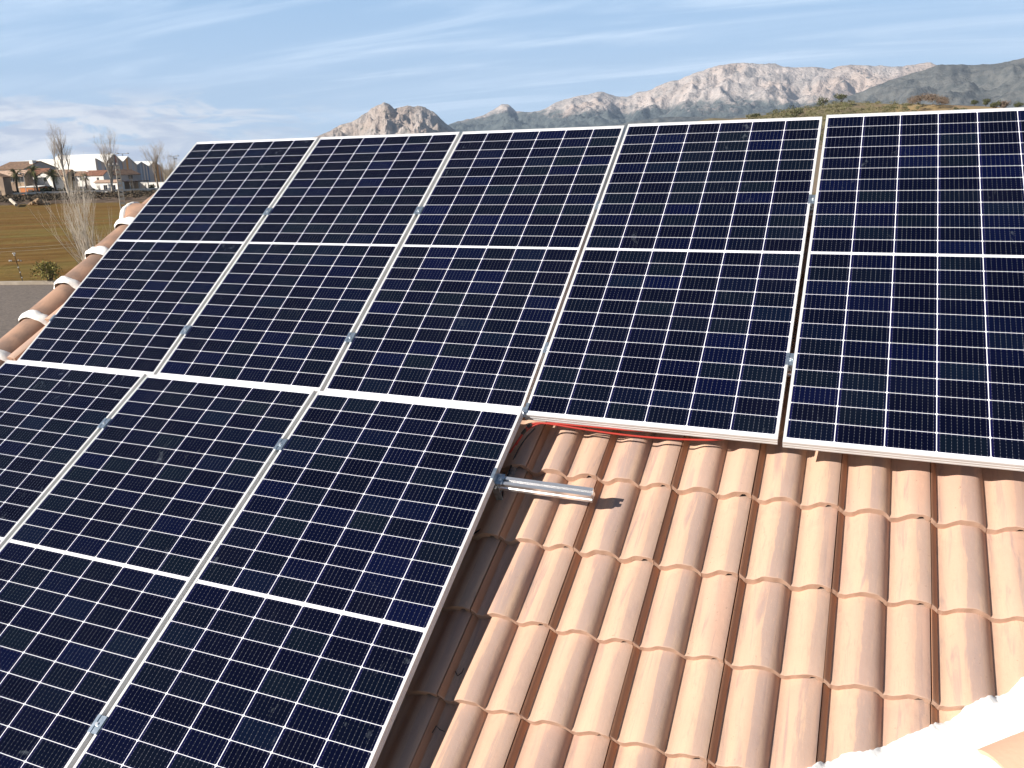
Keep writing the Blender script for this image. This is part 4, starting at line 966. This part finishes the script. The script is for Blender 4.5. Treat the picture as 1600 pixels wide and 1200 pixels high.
# weeds on the bank
rng = random.Random(21); mb = MB()
for k in range(700):
    px = rng.uniform(-20, 300); P = gp(px, rng.uniform(236, 300)); w = rng.uniform(0.4, 1.4); leafball(mb, (P.x, P.y, GZ + 0.8 + w * 0.2), w, w, w * 0.35, 14, 0.28, rng)
tag(mb.build('dry_weeds', leaf_mat('dry_weeds', (0.13, 0.095, 0.06), (0.07, 0.055, 0.035), (0.24, 0.185, 0.125), 0.2)), kind='stuff')
BL = ['dark green bush at the far left by the arched door', 'second dark green bush, below the left palm', 'yellowish bush left of the second palm', 'round dark bush right of the second palm', 'dark hedge bush in front of the orange porch', 'bush at the foot of the third palm', 'green bush behind the bare tree trunk', 'dark bush below the yellow house', 'green bush left of the bright white house', 'low green bush below the bright white house', 'dark bush in front of the low cream house', 'round dark bush below the white garden wall']
for k, (px, w, h) in enumerate([(8, 4.2, 2.2), (21, 4.4, 2.2), (48, 4.0, 2.0), (57, 3.6, 2.2), (72, 5.0, 3.2), (80, 3.4, 2.8), (92, 3.5, 2.2), (100, 3.8, 2.6), (128, 3.8, 2.0), (150, 5.0, 1.8), (178, 4.0, 1.8), (236, 4.2, 2.4)]):
    bush('garden_bush', gp(px, 312 if px < 200 else 322), w, h, 260, 0.30, M_GREEN if k in (2, 6, 8) else M_DARKG, 200 + k, BL[k], 'bush', 'bushes along the village road')
# palms
def palm(px, dist, topy, lab, seed, lean=0.0, cr=2.3):
    base = gp(px, dist); H = px_h(px, topy, dist); rng = random.Random(seed); root = empty('palm_tree', base, lab, 'palm tree', 'palms along the village road')
    mb = MB(); n = 9; pts = [(lean * (k / n) ** 1.5, 0.1 * math.sin(k), H * k / n) for k in range(n + 1)]; rs = [0.34 - 0.10 * (k / n) + 0.03 * (k % 2) for k in range(n + 1)]
    mb.tube(pts, rs, 8); mb.build('trunk', M_BARK, root); mb = MB(); tx = Vector(pts[-1])
    for k in range(46):
        az = rng.uniform(0, 6.283); el = rng.uniform(-0.9, 1.2); L = cr * rng.uniform(0.8, 1.15); d = Vector((math.cos(az) * math.cos(el), math.sin(az) * math.cos(el), math.sin(el)))
        side = d.cross(Vector((0, 0, 1))).normalized(); P = []
        for q in range(7): t = q / 6; P.append(tx + d * L * t + Vector((0, 0, -1.0 * t * t * L * 0.35)))
        for q in range(6):
            for sgn in (-1, 1):
                for e in range(2):
                    a = P[q].lerp(P[q + 1], e * 0.5); wdt = 0.55 * math.sin(math.pi * min(1, (q + 1) / 7)) + 0.1; tip = a + side * sgn * wdt + (P[q + 1] - P[q]) * 0.9 + Vector((0, 0, -0.22))
                    mb.add([a, a + (P[q + 1] - P[q]) * 0.35, tip], [(0, 1, 2)])
    mb.build('crown', M_PALM, root)
palm(27.5, 309, 271.5, 'leftmost of the palms, in front of the long stone house', 1, 0.6, 2.9)
palm(59.5, 309, 266.5, 'tallest palm, in front of the red roofed house', 2, -0.8, 2.9)
palm(88.0, 309, 271.5, 'third palm from the left, in front of the narrow white house', 3, -0.8, 2.8)
palm(138.0, 309, 275.0, 'thin palm in front of the bright white house', 4, -0.7, 1.6)
# bare trees in the village
bare_tree('bare_tree', gp(108, 304), px_h(106, 214, 304), 5, 'tall bare poplar with pale trunk in front of the yellow house', 0.34, 1, 0.55, 5, 0.9, M_PALEBARK, M_TWIG)
bare_tree('bare_tree', gp(176, 304), px_h(172, 216, 304), 9, 'tall bare poplar in front of the hall, left of the concrete post', 0.30, 1, 0.42, 5, 0.9, M_PALEBARK, M_TWIG)
bare_tree('bare_tree', gp(249, 330), px_h(249, 236, 330), 14, 'taller bare tree right of the hall facade', 0.34, 1, 0.40, 5, 0.9, M_TWIG, M_TWIG)
bare_tree('bare_tree', gp(260, 345), px_h(258, 243, 345), 15, 'bushy bare tree at the right end of the hall beside the panels', 0.42, 2, 0.40, 5, 0.7, M_TWIG, M_TWIG)
bare_tree('bare_tree', gp(272, 352), px_h(268, 248, 352), 19, 'lowest of the bare trees, half hidden by the solar panel edge', 0.42, 2, 0.36, 5, 0.7, M_TWIG, M_TWIG)
SL = ['thin leafless street sapling below the second palm', 'thin leafless street sapling left of the third palm', 'thin street sapling below the third palm', 'thin leafless street sapling by the bright white house', 'slim street sapling right of the bright white house', 'slim street sapling before the low cream house', 'thin sapling standing before the pergola', 'thin sapling before the striped facade, near its middle', 'thin sapling before the white garden wall']
for k, (px, ty) in enumerate([(54.5, 284), (66, 295), (84, 296), (122, 284), (141, 280), (157, 288), (211, 276), (224, 282), (229, 286)]):
    bare_tree('street_sapling', gp(px, 306), px_h(px, ty, 306), 300 + k, SL[k], 0.30, 1, 0.11, 3, 0.9, M_PALEBARK, M_TWIG, 'young street trees along the road')
# lamp posts and masts
def mast(name, px, dist, topy, lab, arms, r=0.09, headw=0.5, cat='street lamp'):
    b = gp(px, dist); H = px_h(px, topy, dist); root = empty(name, b, lab, cat); mb = MB(); mb.tube([(0, 0, -0.2), (0, 0, H)], [r * 1.3, r], 8); mb.build('pole', M_POLE, root)
    for k, (ax, az_) in enumerate(arms):
        mb = MB(); mb.tube([(0, 0, H - az_), (ax * 0.643, ax * 0.766, H - az_ + 0.15)], r * 0.6, 6); mb.build('arm', M_POLE, root)
        mb = MB(); mb.box((ax * 0.643 - headw / 2, ax * 0.766 - headw / 2, H - az_), (ax * 0.643 + headw / 2, ax * 0.766 + headw / 2, H - az_ + 0.35)); mb.build('lamp_head', M_GREYW, root)
mast('street_lamp', 41, 300, 271, 'tall grey street lamp at the right end of the long stone house', [(-0.9, 0.1)])
mast('street_lamp', 131, 306, 277, 'grey street lamp with twin heads in front of the bright white house', [(-1.1, 0.1), (1.1, 0.1)])
mast('floodlight_mast', 199.5, 420, 239.5, 'twin armed floodlight mast rising above the hall roofs', [(-2.0, 0.2), (2.0, 0.2), (0.8, 1.6), (-0.8, 1.6)], 0.14, 0.9, 'light mast')
mast('floodlight_mast', 278, 430, 243.5, 'floodlight mast just left of the first solar panel corner', [(-1.8, 0.2), (1.8, 0.2), (0.8, 1.4)], 0.14, 0.9, 'light mast')
# perforated concrete utility post
def post():
    dist = 118; b = gp(189, dist); H = px_h(183, 258.5, dist); root = empty('utility_post', b, 'pale perforated concrete utility post with a short arm at the top', 'utility post'); mb = MB(); n = 15
    for s_ in (-1, 1):
        mb.add([p for k in (0, 1) for p in [((s_ * (0.34 - 0.15 * k) - 0.05) * 0.643, (s_ * (0.34 - 0.15 * k) - 0.05) * 0.766, k * H), ((s_ * (0.34 - 0.15 * k) + 0.05) * 0.643, (s_ * (0.34 - 0.15 * k) + 0.05) * 0.766, k * H), ((s_ * (0.34 - 0.15 * k) + 0.05) * 0.643 - 0.14, (s_ * (0.34 - 0.15 * k) + 0.05) * 0.766 + 0.11, k * H), ((s_ * (0.34 - 0.15 * k) - 0.05) * 0.643 - 0.14, (s_ * (0.34 - 0.15 * k) - 0.05) * 0.766 + 0.11, k * H)]], [(3, 2, 1, 0), (4, 5, 6, 7), (0, 1, 5, 4), (1, 2, 6, 5), (2, 3, 7, 6), (3, 0, 4, 7)])
    for k in range(n):
        z = H * (k + 0.5) / n; w = 0.32 - 0.15 * z / H; mb.box((-w, 0, z - 0.15), (w, 0.12, z + 0.15), lambda x, y, z: (x * 0.643 - y * 0.766, x * 0.766 + y * 0.643, z))
    recalc(mb.build('post_body', nmat('weathered_concrete', (0.80, 0.72, 0.60), (0.66, 0.58, 0.48), 2, 0.9, vec='Pos'), root))
    mb = MB(); mb.box((-1.0, 0, H - 0.05), (0.2, 0.10, H + 0.07), lambda x, y, z: (x * 0.643 - y * 0.766, x * 0.766 + y * 0.643, z)); mb.build('arm', M_POLE, root)
    for x in (-0.9, -0.45, 0.0): mb = MB(); mb.tube([(x * 0.643, x * 0.766, H + 0.07), (x * 0.643, x * 0.766, H + 0.30)], [0.05, 0.035], 8); mb.build('insulator', M_WHITE, root)
post()
# the pale many stemmed tree near the lot, the bush and the insulator post beside it
bare_tree('bare_tree', gp(154, 57, None, 440), 7.4, 37, 'pale leafless many stemmed tree rising behind the verge tiles', 0.24, 12, 0.085, 3, 0.7, M_PALEBARK, nmat('bleached_twigs', (0.62, 0.55, 0.46), (0.44, 0.38, 0.31), 0.8, 0.9, vec='Pos'), flare=0.27, twn=0.9, wander=0.045)
bush('green_bush', gp(78, 66, None, 432), 2.4, 1.9, 700, 0.075, M_YG, 77, 'yellow green bush at the field edge behind the verge tiles', 'bush')
def wire_post():
    dist = 69; b = gp(36, dist, None, 440); H = px_h(29, 396, dist); root = empty('insulator_post', b, 'slim post with small white insulators standing in the field', 'post')
    mb = MB(); q = lambda x, z: (x * 0.643, x * 0.766, z); mb.tube([q(0, -0.2), q(-0.25, H)], [0.035, 0.022], 7); mb.tube([q(-0.58, H * 0.74), q(0.22, H * 0.72)], 0.014, 6); mb.build('pole', M_BARK, root)
    rg = random.Random(2)
    for (x, z) in ((-0.30, 1.01), (-0.20, 1.01), (-0.25, 0.955), (-0.60, 0.765), (-0.50, 0.765), (-0.06, 0.765), (0.08, 0.745), (-0.13, 0.52), (-0.08, 0.34), (-0.03, 0.15)):
        mb = MB(); p = q(x, z * H); mb.tube([(p[0], p[1], p[2] - 0.05), (p[0], p[1], p[2] - 0.01), (p[0], p[1], p[2] + 0.05)], [0.03, 0.055, 0.03], 8); mb.build('insulator', M_WHITE, root)
    for k, zz in enumerate((0.93, 0.80)):
        a = gp(-60, dist + 8); a.z = GZ + H * zz; e = gp(170, dist + 6); e.z = GZ + H * (zz + 0.14); pts = []
        for i in range(13): t = i / 12; p = a.lerp(e, t); p.z -= 0.10 * math.sin(math.pi * t); pts.append(p)
        mb = MB(); mb.tube(pts, 0.013, 5); tag(mb.build('fence_wire', nmat('pale_wire', (0.50, 0.42, 0.28), (0.42, 0.35, 0.24), 1, 0.6)), ('upper' if k == 0 else 'lower') + ' of two thin pale wires stretched across the brown field', 'wire')
wire_post()
# thin brush right of the pale tree
bare_tree('bare_shrub', gp(158, 60, None, 420), 4.6, 61, 'faint brown leafless shrub right of the pale many stemmed tree', 0.4, 4, 0.03, 3, 0.6, M_TWIG, M_TWIG, flare=0.5)

# ------------------------------------------------------------------ air
HAZE = 0.000048
mb = MB(); mb.box((-12500, -1200, GZ - 1.5), (6000, 12500, 1350)); hz_ = mb.build('haze', bpy.data.materials.new('haze_air')); tag(hz_, kind='stuff')
m = hz_.data.materials[0]; m.use_nodes = True; nt = m.node_tree; nt.nodes.remove(nt.nodes['Principled BSDF'])
pv = nt.nodes.new('ShaderNodeVolumePrincipled'); pv.inputs['Color'].default_value = (0.62, 0.78, 1.0, 1); pv.inputs['Density'].default_value = HAZE; pv.inputs['Anisotropy'].default_value = 0.0
nt.links.new(pv.outputs[0], nt.nodes['Material Output'].inputs['Volume'])
